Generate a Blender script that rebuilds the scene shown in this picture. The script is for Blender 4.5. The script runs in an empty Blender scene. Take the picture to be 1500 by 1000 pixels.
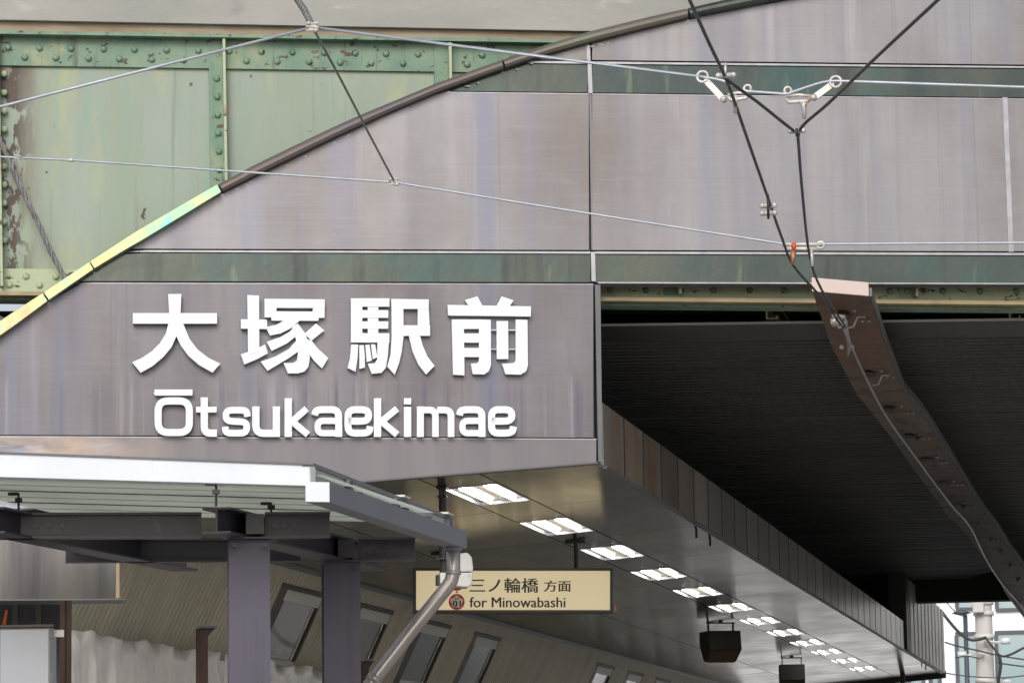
import bpy, bmesh, math, random
from mathutils import Vector as V, Matrix
random.seed(7)
SC = bpy.context.scene
COL = SC.collection

# ------------------------------------------------------------------ camera
FP, CX, CY = 5000.0, 750.0, 500.0          # focal length and centre in photo pixels
EYE = V((0, 0, 1.6))
RT = V((0.98298562, 0.1831582, -0.01386883))
UP = V((0.03848229, -0.13152317, 0.99056588))
FW = V((-0.17960619, 0.97424572, 0.13633373))
cd = bpy.data.cameras.new('camera')
cd.sensor_width = 36.0
cd.lens = 36.0 * FP / 1500.0
cd.clip_start, cd.clip_end = 0.5, 5000
cam = bpy.data.objects.new('camera', cd)
COL.objects.link(cam)
m = Matrix((RT, UP, -FW)).transposed().to_4x4()
m.translation = EYE
cam.matrix_world = m
SC.camera = cam

# ------------------------------------------------------------------ sky, sun, exposure
SUN_EL, SUN_AZ = math.radians(31), math.radians(179)     # azimuth clockwise from +Y (track direction)
w = bpy.data.worlds.new('World'); SC.world = w; w.use_nodes = True
wt = w.node_tree; wt.nodes.clear()
sky = wt.nodes.new('ShaderNodeTexSky'); sky.sky_type = 'NISHITA'; sky.sun_disc = False
sky.sun_elevation = SUN_EL; sky.sun_rotation = SUN_AZ
sky.air_density = 1.0; sky.dust_density = 4.0; sky.ozone_density = 1.0
hs = wt.nodes.new('ShaderNodeHueSaturation'); hs.inputs['Saturation'].default_value = 0.45
bg = wt.nodes.new('ShaderNodeBackground'); bg.inputs['Strength'].default_value = 0.115
wo = wt.nodes.new('ShaderNodeOutputWorld')
wt.links.new(sky.outputs[0], hs.inputs['Color']); wt.links.new(hs.outputs[0], bg.inputs[0]); wt.links.new(bg.outputs[0], wo.inputs[0])
sd = bpy.data.lights.new('sun', 'SUN'); sd.energy = 0.75; sd.angle = math.radians(22); sd.color = (1.0, 0.96, 0.91)
so = bpy.data.objects.new('sun', sd); COL.objects.link(so)
sv = V((math.sin(SUN_AZ) * math.cos(SUN_EL), math.cos(SUN_AZ) * math.cos(SUN_EL), math.sin(SUN_EL)))
so.rotation_euler = sv.to_track_quat('Z', 'Y').to_euler(); so.location = (-10, -20, 40)
vs = SC.view_settings
vs.view_transform = 'Standard'; vs.look = 'None'; vs.exposure = 0.45; vs.gamma = 1.0; vs.use_curve_mapping = False
SC.cycles.max_bounces = 8; SC.cycles.caustics_reflective = False; SC.cycles.caustics_refractive = False

# ------------------------------------------------------------------ pixel rays onto planes
def ray(x, y):
    return RT * ((x - CX) / FP) + UP * (-(y - CY) / FP) + FW
def hit(x, y, pt, n):
    d = ray(x, y)
    return EYE + d * ((pt - EYE).dot(n) / d.dot(n))
def onz(x, y, z):
    return hit(x, y, V((0, 0, z)), V((0, 0, 1)))
def ony(x, y, Y):
    return hit(x, y, V((0, Y, 0)), V((0, 1, 0)))
def atd(x, y, d):
    return EYE + ray(x, y) * d
X_, Y_, Z_ = V((1, 0, 0)), V((0, 1, 0)), V((0, 0, 1))
AZ = math.radians(72.3)
U = V((math.sin(AZ), math.cos(AZ), 0))            # along the facade, to the right
N = V((U.y, -U.x, 0))                             # facade normal, towards the street
C0 = onz(880, 676, 4.1)                           # lower right corner of the sign fascia
def plane(pt, n):
    return lambda x, y, o=0.0: hit(x, y, pt, n) + n * o
FA = plane(C0, N)                                 # facade
GP = plane(C0 - N * 0.29, N)                       # green girder web
_ab = C0 - FA(540, 703)
SN = _ab.cross(Y_).normalized()
if SN.z > 0: SN = -SN
SO = plane(C0, SN)                                # soffit (normal points down)
def zs(x):                                        # soffit height above a given X
    return C0.z + (x - C0.x) * (_ab.z / _ab.x)
XW = -7.48                                        # line where the soffit meets the slanted wall
KW = 0.47
WD = V((-KW, 0, -1)).normalized()                 # down the slanted wall
WN = Y_.cross(WD).normalized()
if WN.x < 0: WN = -WN
WT = V((XW, 0, zs(XW)))
WA = plane(WT, WN)
def wp(Y, t, o=0.0):
    return WT + Y_ * Y + WD * t + WN * o
def wyt(x, y):
    p = WA(x, y) - WT
    return p.y, p.dot(WD)
def lerp(a, b, t): return a + (b - a) * t
def interp(tab, x):
    if x <= tab[0][0]: i = 0
    elif x >= tab[-1][0]: i = len(tab) - 2
    else:
        i = max(k for k in range(len(tab) - 1) if tab[k][0] <= x)
    (x0, y0), (x1, y1) = tab[i], tab[i + 1]
    return y0 + (y1 - y0) * (x - x0) / (x1 - x0)

# ------------------------------------------------------------------ materials
def mat(name, c, c2=None, rough=0.5, metal=0.0, scale=(1, 1, 1), ns=3.0, detail=6.0, ramp=(0.35, 0.65), bump=0.0,
        bscale=None, bns=20.0, rnd=0.0, spec=0.5, rvar=0.0, spots=None, emit=None):
    """Principled material; c..c2 mixed by stretched noise in world space; spots = (colour, scale, low, high, stretch)"""
    M = bpy.data.materials.new(name); M.use_nodes = True
    T = M.node_tree; nd, ln = T.nodes, T.links
    p = nd['Principled BSDF']
    p.inputs['Roughness'].default_value = rough; p.inputs['Metallic'].default_value = metal
    p.inputs['Specular IOR Level'].default_value = spec
    c = tuple(c) + (1,)
    geo = nd.new('ShaderNodeNewGeometry'); oi = nd.new('ShaderNodeObjectInfo')
    off = nd.new('ShaderNodeVectorMath'); off.operation = 'SCALE'
    one = nd.new('ShaderNodeCombineXYZ')
    for k in range(3): ln.new(oi.outputs['Random'], one.inputs[k])
    ln.new(one.outputs[0], off.inputs[0]); off.inputs['Scale'].default_value = 40.0 if rnd else 0.0
    add = nd.new('ShaderNodeVectorMath'); add.operation = 'ADD'
    ln.new(geo.outputs['Position'], add.inputs[0]); ln.new(off.outputs[0], add.inputs[1])
    def noise(sc_, s, det):
        mp = nd.new('ShaderNodeMapping'); mp.inputs['Scale'].default_value = sc_
        ln.new(add.outputs[0], mp.inputs['Vector'])
        n = nd.new('ShaderNodeTexNoise'); n.inputs['Scale'].default_value = s; n.inputs['Detail'].default_value = det
        n.inputs['Roughness'].default_value = 0.6
        ln.new(mp.outputs[0], n.inputs['Vector'])
        return n
    col = None
    if c2 is not None:
        n = noise(scale, ns, detail)
        r = nd.new('ShaderNodeMapRange'); r.inputs[1].default_value = ramp[0]; r.inputs[2].default_value = ramp[1]
        ln.new(n.outputs['Fac'], r.inputs[0])
        mx = nd.new('ShaderNodeMix'); mx.data_type = 'RGBA'
        mx.inputs[6].default_value = c; mx.inputs[7].default_value = tuple(c2) + (1,)
        ln.new(r.outputs[0], mx.inputs[0]); col = mx.outputs[2]
        if rvar:
            rr = nd.new('ShaderNodeMapRange'); rr.inputs[1].default_value = 0.3; rr.inputs[2].default_value = 0.7
            rr.inputs[3].default_value = max(0.02, rough - rvar); rr.inputs[4].default_value = rough + rvar
            ln.new(n.outputs['Fac'], rr.inputs[0]); ln.new(rr.outputs[0], p.inputs['Roughness'])
    for sp in (spots or []):
        sc_, s, lo, hi, st = sp[0], sp[1], sp[2], sp[3], sp[4]
        n = noise(st, s, 8)
        r = nd.new('ShaderNodeMapRange'); r.inputs[1].default_value = lo; r.inputs[2].default_value = hi
        ln.new(n.outputs['Fac'], r.inputs[0]); fac = r.outputs[0]
        if len(sp) > 5:          # limited to a stretch of the thing: (axis, start, end)
            ax, a, b = sp[5]
            sx = nd.new('ShaderNodeSeparateXYZ'); ln.new(geo.outputs['Position'], sx.inputs[0])
            r2 = nd.new('ShaderNodeMapRange'); r2.inputs[1].default_value = a; r2.inputs[2].default_value = b
            ln.new(sx.outputs[ax], r2.inputs[0])
            mu = nd.new('ShaderNodeMath'); mu.operation = 'MULTIPLY'
            ln.new(fac, mu.inputs[0]); ln.new(r2.outputs[0], mu.inputs[1]); fac = mu.outputs[0]
        mx = nd.new('ShaderNodeMix'); mx.data_type = 'RGBA'
        if col is None: mx.inputs[6].default_value = c
        else: ln.new(col, mx.inputs[6])
        mx.inputs[7].default_value = tuple(sc_) + (1,)
        ln.new(fac, mx.inputs[0]); col = mx.outputs[2]
    if rnd:
        mr = nd.new('ShaderNodeMapRange'); mr.inputs[3].default_value = 1 - rnd; mr.inputs[4].default_value = 1 + rnd
        ln.new(oi.outputs['Random'], mr.inputs[0])
        hv = nd.new('ShaderNodeHueSaturation'); ln.new(mr.outputs[0], hv.inputs['Value'])
        if col is None: hv.inputs['Color'].default_value = c
        else: ln.new(col, hv.inputs['Color'])
        col = hv.outputs[0]
    if col is None: p.inputs['Base Color'].default_value = c
    else: ln.new(col, p.inputs['Base Color'])
    if bump:
        n = noise(bscale or scale, bns, 4)
        b = nd.new('ShaderNodeBump'); b.inputs['Strength'].default_value = bump; b.inputs['Distance'].default_value = 0.02
        ln.new(n.outputs['Fac'], b.inputs['Height']); ln.new(b.outputs[0], p.inputs['Normal'])
    if emit:
        p.inputs['Emission Color'].default_value = tuple(emit[0]) + (1,); p.inputs['Emission Strength'].default_value = emit[1]
    return M

ST = (7, 7, 0.35)      # vertical streaks
M = {}
_zk, _zl = FA(450, 540).z, FA(450, 575).z
def steel(name, c, c2, dk, vi, li, extra=()):
    return mat(name, c, c2, rough=0.42, metal=0.55, scale=(4.2, 4.2, 0.3), ns=0.8, ramp=(0.32, 0.68), bump=0.04, bscale=(1, 1, 40), bns=6, rvar=0.07,
               spots=[(dk, 0.55, 0.44, 0.68, (1.2, 1.2, 0.8)), (vi, 1.3, 0.50, 0.72, (3.6, 3.6, 0.14)), (li, 1.6, 0.60, 0.80, (3.4, 3.4, 0.10)), (dk, 2.0, 0.62, 0.78, (7, 7, 0.07)),
                      (li, 3.0, 0.5, 2.0, (0.5, 0.5, 16)), (dk, 3.0, 0.5, 2.0, (0.6, 0.6, 22))] + list(extra))
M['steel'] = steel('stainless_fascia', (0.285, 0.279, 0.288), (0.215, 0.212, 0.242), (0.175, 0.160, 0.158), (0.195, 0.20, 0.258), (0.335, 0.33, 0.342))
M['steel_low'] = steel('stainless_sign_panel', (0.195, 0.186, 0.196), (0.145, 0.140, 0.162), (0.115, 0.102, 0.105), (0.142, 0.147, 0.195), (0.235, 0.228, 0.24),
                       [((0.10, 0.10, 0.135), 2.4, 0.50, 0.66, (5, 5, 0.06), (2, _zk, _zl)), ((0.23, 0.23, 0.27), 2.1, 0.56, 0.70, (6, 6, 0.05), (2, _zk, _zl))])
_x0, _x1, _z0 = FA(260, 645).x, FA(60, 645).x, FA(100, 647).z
M['steel_reflect'] = mat('steel_painted_reflections', (0.178, 0.170, 0.180), (0.14, 0.137, 0.157), rough=0.4, metal=0.55, scale=ST, ns=0.9, ramp=(0.3, 0.7),  # coloured reflections painted into the left of the bottom row
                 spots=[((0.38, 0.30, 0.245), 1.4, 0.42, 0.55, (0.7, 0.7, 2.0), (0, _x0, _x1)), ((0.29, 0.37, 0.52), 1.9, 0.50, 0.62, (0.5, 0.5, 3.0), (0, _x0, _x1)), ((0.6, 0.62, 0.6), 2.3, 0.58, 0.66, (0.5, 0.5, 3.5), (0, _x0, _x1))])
M['rail'] = mat('steel_rail', (0.40, 0.40, 0.43), (0.3, 0.3, 0.33), rough=0.35, metal=0.6, scale=(3, 3, 3))
M['joint'] = mat('dark_joint', (0.11, 0.11, 0.12), rough=0.7)
M['seam'] = mat('seam_grey', (0.17, 0.17, 0.19), rough=0.4, metal=0.3)
M['band'] = mat('tinted_glossy_steel', (0.06, 0.076, 0.075), (0.098, 0.106, 0.088), rough=0.17, metal=0.75, scale=(1.2, 1.2, 0.8), ns=1.2, ramp=(0.35, 0.7), bump=0.16,
                bscale=(1, 1, 1), bns=5, rvar=0.07, spots=[((0.045, 0.105, 0.11), 1.0, 0.5, 0.75, (0.9, 0.9, 0.9)), ((0.145, 0.18, 0.12), 1.9, 0.62, 0.70, (2.6, 2.6, 0.35)), ((0.05, 0.055, 0.055), 1.2, 0.55, 0.7, (4, 4, 0.2))])
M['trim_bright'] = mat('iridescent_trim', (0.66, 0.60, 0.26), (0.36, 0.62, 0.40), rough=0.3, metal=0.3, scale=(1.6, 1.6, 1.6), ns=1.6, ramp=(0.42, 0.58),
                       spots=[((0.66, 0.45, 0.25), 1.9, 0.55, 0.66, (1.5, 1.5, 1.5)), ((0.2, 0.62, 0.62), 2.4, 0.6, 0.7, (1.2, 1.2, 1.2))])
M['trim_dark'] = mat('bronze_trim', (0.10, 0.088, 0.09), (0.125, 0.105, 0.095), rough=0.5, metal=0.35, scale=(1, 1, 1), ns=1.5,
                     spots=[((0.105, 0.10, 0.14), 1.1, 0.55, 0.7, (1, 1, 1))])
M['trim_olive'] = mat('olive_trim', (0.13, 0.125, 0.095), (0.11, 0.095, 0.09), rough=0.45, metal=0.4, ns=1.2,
                      spots=[((0.10, 0.19, 0.17), 1.3, 0.5, 0.65, (1, 1, 1))])
M['letter'] = mat('white_letter', (0.70, 0.735, 0.79), rough=0.35, spots=[((0.62, 0.36, 0.17), 5.0, 0.68, 0.74, (2, 2, 2))])
M['letter_side'] = M['letter']
GX = GP(10, 250).x
RUST = (0.055, 0.032, 0.024)
M['green'] = mat('green_bridge_paint', (0.225, 0.28, 0.212), (0.25, 0.302, 0.265), rough=0.5, scale=(3, 3, 0.5), ns=1.0, ramp=(0.35, 0.65), bump=0.08, bns=9,
                 bscale=(1, 1, 1), spots=[((0.31, 0.35, 0.21), 1.3, 0.52, 0.72, (3, 3, 0.8)), ((0.19, 0.30, 0.25), 2.0, 0.58, 0.75, (5, 5, 0.4)),
                 ((0.20, 0.17, 0.11), 2.6, 0.66, 0.80, (5, 5, 0.5)),
                 ((0.16, 0.11, 0.07), 3.0, 0.46, 0.60, (2.2, 2.2, 0.6), (0, GX + 0.26, GX + 0.06)), (RUST, 4.6, 0.505, 0.53, (1.7, 1.7, 0.9), (0, GX + 0.21, GX + 0.06)), (RUST, 9.0, 0.68, 0.70, (1, 1, 1)), ((0.17, 0.205, 0.155), 2.2, 0.60, 0.78, (7, 7, 0.25))])
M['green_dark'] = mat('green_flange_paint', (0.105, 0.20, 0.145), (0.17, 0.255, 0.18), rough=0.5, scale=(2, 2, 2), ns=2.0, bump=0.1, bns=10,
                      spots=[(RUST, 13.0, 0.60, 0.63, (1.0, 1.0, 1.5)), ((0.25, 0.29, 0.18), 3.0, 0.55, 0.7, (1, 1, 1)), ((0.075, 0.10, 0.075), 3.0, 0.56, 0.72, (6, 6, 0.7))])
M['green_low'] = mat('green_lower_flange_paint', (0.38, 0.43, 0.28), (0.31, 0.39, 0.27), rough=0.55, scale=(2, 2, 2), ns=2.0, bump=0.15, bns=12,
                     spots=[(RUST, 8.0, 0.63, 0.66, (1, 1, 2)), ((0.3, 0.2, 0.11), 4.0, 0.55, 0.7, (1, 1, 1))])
M['tan'] = mat('weathered_flange_edge', (0.38, 0.30, 0.17), (0.25, 0.20, 0.12), rough=0.6, ns=4.0, bump=0.1)
M['purlin'] = mat('pale_tan_purlin', (0.62, 0.50, 0.32), (0.5, 0.4, 0.26), rough=0.5, ns=4)
M['concrete'] = mat('bridge_concrete', (0.33, 0.33, 0.31), (0.27, 0.275, 0.26), rough=0.8, scale=(1, 1, 2), ns=1.2, bump=0.12, bns=14,
                    spots=[((0.21, 0.22, 0.205), 2.4, 0.62, 0.72, (0.6, 0.6, 1.2)), ((0.38, 0.37, 0.34), 4.0, 0.62, 0.7, (0.6, 0.6, 2))])
M['lip'] = mat('stained_concrete_lip', (0.33, 0.29, 0.22), (0.23, 0.17, 0.11), rough=0.8, scale=(1.2, 1.2, 5), ns=1.6, bump=0.1)
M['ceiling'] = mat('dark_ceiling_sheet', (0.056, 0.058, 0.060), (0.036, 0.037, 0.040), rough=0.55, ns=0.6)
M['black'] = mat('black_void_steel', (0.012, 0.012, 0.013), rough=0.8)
M['soffit'] = mat('polished_soffit_panel', (0.20, 0.193, 0.175), (0.14, 0.143, 0.148), rough=0.17, metal=0.92, scale=(1, 0.4, 1), ns=1.2, bump=0.2, bscale=(1.6, 0.35, 1),
                  bns=2.0, rvar=0.04, rnd=0.06, spots=[((0.22, 0.17, 0.11), 1.2, 0.6, 0.75, (1, 1, 1))])
M['side'] = mat('bronze_side_panel', (0.42, 0.40, 0.375), (0.33, 0.30, 0.27), rough=0.3, metal=0.5, scale=(1, 5, 0.4), ns=1.0, rnd=0.28,
                spots=[((0.31, 0.20, 0.13), 1.1, 0.42, 0.62, (1, 1, 0.7), (1, 32.5, 27.0))])
M['endpanel'] = mat('beige_end_panel', (0.52, 0.475, 0.39), (0.36, 0.33, 0.27), rough=0.4, metal=0.3, scale=(1, 5, 0.2), ns=1.2)
M['wall'] = mat('ribbed_olive_cladding', (0.50, 0.465, 0.365), (0.42, 0.39, 0.31), rough=0.45, metal=0.2, scale=(0.5, 3, 0.5), ns=1.0,
                spots=[((0.22, 0.14, 0.09), 1.0, 0.58, 0.75, (0.6, 0.5, 1.2))])
M['jamb'] = mat('dark_brown_jamb', (0.045, 0.036, 0.027), (0.065, 0.055, 0.042), rough=0.5, ns=2)
M['winbar'] = mat('pale_window_bar', (0.62, 0.62, 0.59), rough=0.5)
g = mat('window_glass', (0.8, 0.8, 0.86), rough=0.03, spec=0.6); g.node_tree.nodes['Principled BSDF'].inputs['Transmission Weight'].default_value = 0.75
M['glass'] = g
M['sheet'] = mat('white_plastic_sheet', (0.84, 0.79, 0.74), (0.70, 0.68, 0.68), rough=0.3, scale=(1, 4, 0.6), ns=1.6, bump=0.25, bns=5)
M['purple'] = mat('purple_grey_paint', (0.066, 0.058, 0.096), (0.055, 0.049, 0.08), rough=0.42, ns=2.0, bump=0.03, spots=[((0.14, 0.13, 0.16), 9.0, 0.64, 0.72, (1, 1, 0.5)), ((0.035, 0.03, 0.045), 2.0, 0.52, 0.74, (5, 5, 0.3)), ((0.10, 0.085, 0.075), 14.0, 0.70, 0.74, (1, 1, 1))])
M['purple_dark'] = mat('charcoal_purple_beam_paint', (0.04, 0.037, 0.052), (0.05, 0.046, 0.06), rough=0.42, ns=2.0, spots=[((0.10, 0.095, 0.10), 7.0, 0.64, 0.76, (1, 1, 1)), ((0.085, 0.06, 0.045), 11.0, 0.70, 0.75, (1, 1, 1))])
M['white'] = mat('white_powder_coat', (0.66, 0.71, 0.78), (0.60, 0.65, 0.73), rough=0.3, scale=(2, 2, 0.3), ns=1.0, spots=[((0.45, 0.46, 0.47), 3.0, 0.64, 0.85, (9, 9, 0.5))])
M['deck'] = mat('cream_deck_sheet', (0.82, 0.84, 0.77), (0.76, 0.78, 0.72), rough=0.45, ns=0.9)
_t = M['deck'].node_tree; _p = _t.nodes['Principled BSDF']; _tr = _t.nodes.new('ShaderNodeBsdfTranslucent'); _tr.inputs[0].default_value = (0.80, 0.84, 0.78, 1)
_mx = _t.nodes.new('ShaderNodeMixShader'); _mx.inputs[0].default_value = 0.55; _o = _t.nodes['Material Output']
_t.links.new(_p.outputs[0], _mx.inputs[1]); _t.links.new(_tr.outputs[0], _mx.inputs[2]); _t.links.new(_mx.outputs[0], _o.inputs[0])
M['groove'] = mat('deck_groove', (0.10, 0.11, 0.12), rough=0.6)
M['grey'] = mat('blue_grey_and_gutter_shade', (0.24, 0.25, 0.29), (0.21, 0.22, 0.26), rough=0.4, ns=1.4)  # on the gutter this grey holds painted shade
M['greydk'] = mat('dark_grey_paint', (0.10, 0.105, 0.12), (0.13, 0.135, 0.15), rough=0.45, ns=1.6)
M['pipe'] = mat('galvanised_pipe', (0.44, 0.43, 0.45), (0.37, 0.33, 0.31), rough=0.32, metal=0.55, scale=(3, 3, 1), ns=1.2)
M['box'] = mat('light_grey_plastic', (0.55, 0.57, 0.58), (0.5, 0.5, 0.48), rough=0.4, ns=3, spots=[((0.35, 0.22, 0.1), 6.0, 0.66, 0.74, (1, 1, 1))])
M['dark'] = mat('black_paint', (0.02, 0.02, 0.022), rough=0.5)
M['duct'] = mat('stainless_duct', (0.17, 0.165, 0.158), (0.06, 0.06, 0.075), rough=0.25, metal=0.9, scale=(3.0, 3.0, 0.2), ns=0.8, ramp=(0.4, 0.6))  # dark vertical bands imitate reflections in the steel
M['rusty'] = mat('rusty_brown_steel', (0.085, 0.045, 0.03), (0.05, 0.032, 0.025), rough=0.7, scale=(3, 3, 1), ns=2.0, bump=0.1)
M['cab'] = mat('cabinet_grey', (0.36, 0.38, 0.42), (0.34, 0.36, 0.40), rough=0.4, ns=2)
M['orange'] = mat('orange_plastic', (0.6, 0.13, 0.02), rough=0.5)
M['wire'] = mat('pale_galvanised_wire', (0.42, 0.46, 0.53), (0.33, 0.36, 0.42), rough=0.4, metal=0.3, ns=8)
M['wiredk'] = mat('dark_contact_wire', (0.03, 0.033, 0.036), (0.05, 0.05, 0.05), rough=0.4, metal=0.3, ns=6)
M['wiregrey'] = mat('grey_strand_wire', (0.12, 0.12, 0.13), (0.2, 0.2, 0.21), rough=0.5, ns=15)
M['fit'] = mat('worn_pale_fitting', (0.62, 0.62, 0.61), (0.42, 0.40, 0.38), rough=0.45, metal=0.3, ns=14, spots=[((0.3, 0.15, 0.07), 22.0, 0.6, 0.68, (1, 1, 1))])
M['copper'] = mat('copper_fitting', (0.35, 0.18, 0.10), rough=0.5, metal=0.5)
M['red'] = mat('red_insulator', (0.5, 0.06, 0.03), rough=0.4)
M['plank'] = mat('brown_weathered_board', (0.19, 0.105, 0.07), (0.125, 0.078, 0.056), rough=0.6, scale=(3, 1, 1), ns=2.5, bump=0.15, bns=8,
                 spots=[((0.14, 0.13, 0.118), 1.3, 0.3, 0.6, (1.5, 1, 1), (1, 26.0, 30.0)), ((0.05, 0.045, 0.04), 3.0, 0.56, 0.62, (2, 1, 1), (1, 25.0, 30.0)), ((0.07, 0.055, 0.045), 2.4, 0.55, 0.66, (2, 1, 1))])
M['pink'] = mat('pale_pink_board_end', (0.70, 0.58, 0.54), rough=0.5)
M['tube'] = mat('lit_tube', (0.9, 0.9, 0.9), emit=((1.0, 0.97, 0.92), 15.0))
M['tray'] = mat('lamp_tray_cream', (0.30, 0.27, 0.225), (0.24, 0.22, 0.19), rough=0.35, ns=3)
M['cream'] = mat('lit_cream_sign_face', (0.50, 0.44, 0.30), (0.46, 0.41, 0.29), rough=0.4, ns=1.0, emit=((0.85, 0.70, 0.42), 0.36))
M['frame'] = mat('dark_bronze_sign_frame', (0.05, 0.042, 0.036), rough=0.5)
M['print'] = mat('black_print', (0.02, 0.02, 0.02), rough=0.5)
M['redprint'] = mat('red_print', (0.62, 0.03, 0.03), rough=0.5)
M['whiteprint'] = mat('pale_print', (0.75, 0.70, 0.58), rough=0.5)
M['speaker'] = mat('brown_speaker_case', (0.028, 0.023, 0.018), (0.035, 0.03, 0.022), rough=0.55, ns=3)
M['speakerface'] = mat('brown_speaker_trim', (0.10, 0.07, 0.035), rough=0.5)
M['ground'] = mat('street_ground', (0.42, 0.40, 0.37), (0.35, 0.335, 0.31), rough=0.85, ns=0.5)
M['platform'] = mat('platform_paving', (0.45, 0.43, 0.40), (0.38, 0.365, 0.34), rough=0.7, ns=0.7)
M['bwall'] = mat('pale_far_building', (0.80, 0.84, 0.88), (0.76, 0.80, 0.85), rough=0.6, ns=0.4)
M['bglass'] = mat('teal_far_window', (0.30, 0.40, 0.42), (0.25, 0.36, 0.40), rough=0.1, spec=0.7, ns=0.3)
M['bframe'] = mat('dark_far_frame', (0.06, 0.075, 0.10), rough=0.5)
M['pole'] = mat('concrete_pole', (0.52, 0.51, 0.49), (0.44, 0.43, 0.42), rough=0.75, scale=(3, 3, 0.6), ns=1.5)
M['brick'] = mat('brown_side_building', (0.66, 0.58, 0.53), (0.42, 0.33, 0.29), rough=0.7, ns=0.8)
M['sidegrey'] = mat('blue_grey_side_building', (0.70, 0.72, 0.78), (0.60, 0.62, 0.70), rough=0.6, ns=0.4)
M['leaf'] = mat('shrub_leaf', (0.09, 0.17, 0.035), (0.14, 0.22, 0.06), rough=0.6, ns=5)
M['bark'] = mat('bark', (0.07, 0.05, 0.035), rough=0.8)

# ------------------------------------------------------------------ mesh helpers
BASE = {}
class MB:
    def __init__(s): s.v, s.f, s.mi = [], [], []
    def add(s, vs_, fs, mi=0):
        b = len(s.v); s.v += [V(q) for q in vs_]; s.f += [[b + i for i in f] for f in fs]; s.mi += [mi] * len(fs); return s
    def prism(s, pts, vec, mi=0):
        n = len(pts); vec = V(vec)
        return s.add(list(pts) + [V(q) + vec for q in pts], [list(range(n)), list(range(2 * n - 1, n - 1, -1))] + [[i, (i + 1) % n, n + (i + 1) % n, n + i] for i in range(n)], mi)
    def box(s, c, ax, ay, az, mi=0):          # centre and three half-vectors
        c = V(c); ax, ay, az = V(ax), V(ay), V(az)
        return s.prism([c - ax - ay - az, c + ax - ay - az, c + ax + ay - az, c - ax + ay - az], az * 2, mi)
    def tube(s, path, r, n=8, mi=0, cap=True):
        path = [V(q) for q in path]; rs = r if isinstance(r, (list, tuple)) else [r] * len(path)
        rings = []; prev = None
        for i, q in enumerate(path):
            a = path[max(i - 1, 0)]; b = path[min(i + 1, len(path) - 1)]
            d = (b - a).normalized()
            if prev is None:
                h = Z_ if abs(d.z) < 0.9 else X_
                e = d.cross(h).normalized()
            else:
                e = (prev - d * prev.dot(d)).normalized()
            prev = e; g_ = d.cross(e)
            rings.append([q + (e * math.cos(2 * math.pi * k / n) + g_ * math.sin(2 * math.pi * k / n)) * rs[i] for k in range(n)])
        vs_ = [q for rg in rings for q in rg]; fs = []
        for i in range(len(rings) - 1):
            for k in range(n):
                fs.append([i * n + k, i * n + (k + 1) % n, (i + 1) * n + (k + 1) % n, (i + 1) * n + k])
        if cap: fs += [list(range(n))[::-1], list(range((len(rings) - 1) * n, len(rings) * n))]
        return s.add(vs_, fs, mi)
    def ball(s, c, r, mi=0, ax=(1, 1, 1), n=8, h=5):
        c = V(c); vs_ = [c + V((0, 0, r * ax[2]))]
        for i in range(1, h):
            a = math.pi * i / h
            vs_ += [c + V((r * ax[0] * math.sin(a) * math.cos(2 * math.pi * k / n), r * ax[1] * math.sin(a) * math.sin(2 * math.pi * k / n), r * ax[2] * math.cos(a))) for k in range(n)]
        vs_.append(c - V((0, 0, r * ax[2]))); fs = [[0, 1 + k, 1 + (k + 1) % n] for k in range(n)]
        for i in range(h - 2):
            for k in range(n):
                fs.append([1 + i * n + k, 1 + (i + 1) * n + k, 1 + (i + 1) * n + (k + 1) % n, 1 + i * n + (k + 1) % n])
        e = len(vs_) - 1; fs += [[e, e - n + (k + 1) % n, e - n + k] for k in range(n)]
        return s.add(vs_, fs, mi)
    def ibeam(s, p0, p1, h, wd, tw=0.012, tf=0.014, up=Z_, mi=0):     # p0, p1: centre of the bottom flange underside
        p0, p1 = V(p0), V(p1); d = (p1 - p0).normalized(); sd_ = d.cross(up).normalized()
        def pt(a, b): return p0 + sd_ * a + up * b
        hw = wd / 2; t = tw / 2
        prof = [(-hw, 0), (hw, 0), (hw, tf), (t, tf), (t, h - tf), (hw, h - tf), (hw, h), (-hw, h), (-hw, h - tf), (-t, h - tf), (-t, tf), (-hw, tf)]
        return s.prism([pt(a, b) for a, b in prof], p1 - p0, mi)
    def build(s, name, mats, parent=None, smooth=False, bevel=0.0, loc=None):
        if not isinstance(mats, (list, tuple)): mats = [mats]
        if parent is not None: o0 = BASE[parent.name]
        else:
            xs = [q.x for q in s.v]; ys = [q.y for q in s.v]; zz = [q.z for q in s.v]
            o0 = V(((min(xs) + max(xs)) / 2, (min(ys) + max(ys)) / 2, min(zz)))
        me = bpy.data.meshes.new(name); me.from_pydata([tuple(q - o0) for q in s.v], [], s.f)
        for mm in mats: me.materials.append(M[mm])
        me.polygons.foreach_set('material_index', s.mi)
        bm = bmesh.new(); bm.from_mesh(me); bmesh.ops.recalc_face_normals(bm, faces=bm.faces)
        if bevel: bmesh.ops.bevel(bm, geom=[e for e in bm.edges if e.calc_face_angle(0) > 0.6], offset=bevel, segments=2, profile=0.6, affect='EDGES', clamp_overlap=True)
        bm.to_mesh(me); bm.free()
        if smooth: me.polygons.foreach_set('use_smooth', [True] * len(me.polygons))
        o = bpy.data.objects.new(name, me); COL.objects.link(o)
        if parent is None: o.location = o0
        else: o.parent = parent
        BASE[o.name] = o0
        return o
def tag(o, label=None, cat=None, group=None, kind=None):
    if label: o['label'] = label
    if cat: o['category'] = cat
    if group: o['group'] = group
    if kind: o['kind'] = kind
    return o
def thing(name, loc, label, cat, group=None):
    o = bpy.data.objects.new(name, None); o.empty_display_size = 0.2; COL.objects.link(o)
    o.location = V(loc); BASE[o.name] = V(loc)
    return tag(o, label, cat, group)
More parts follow.
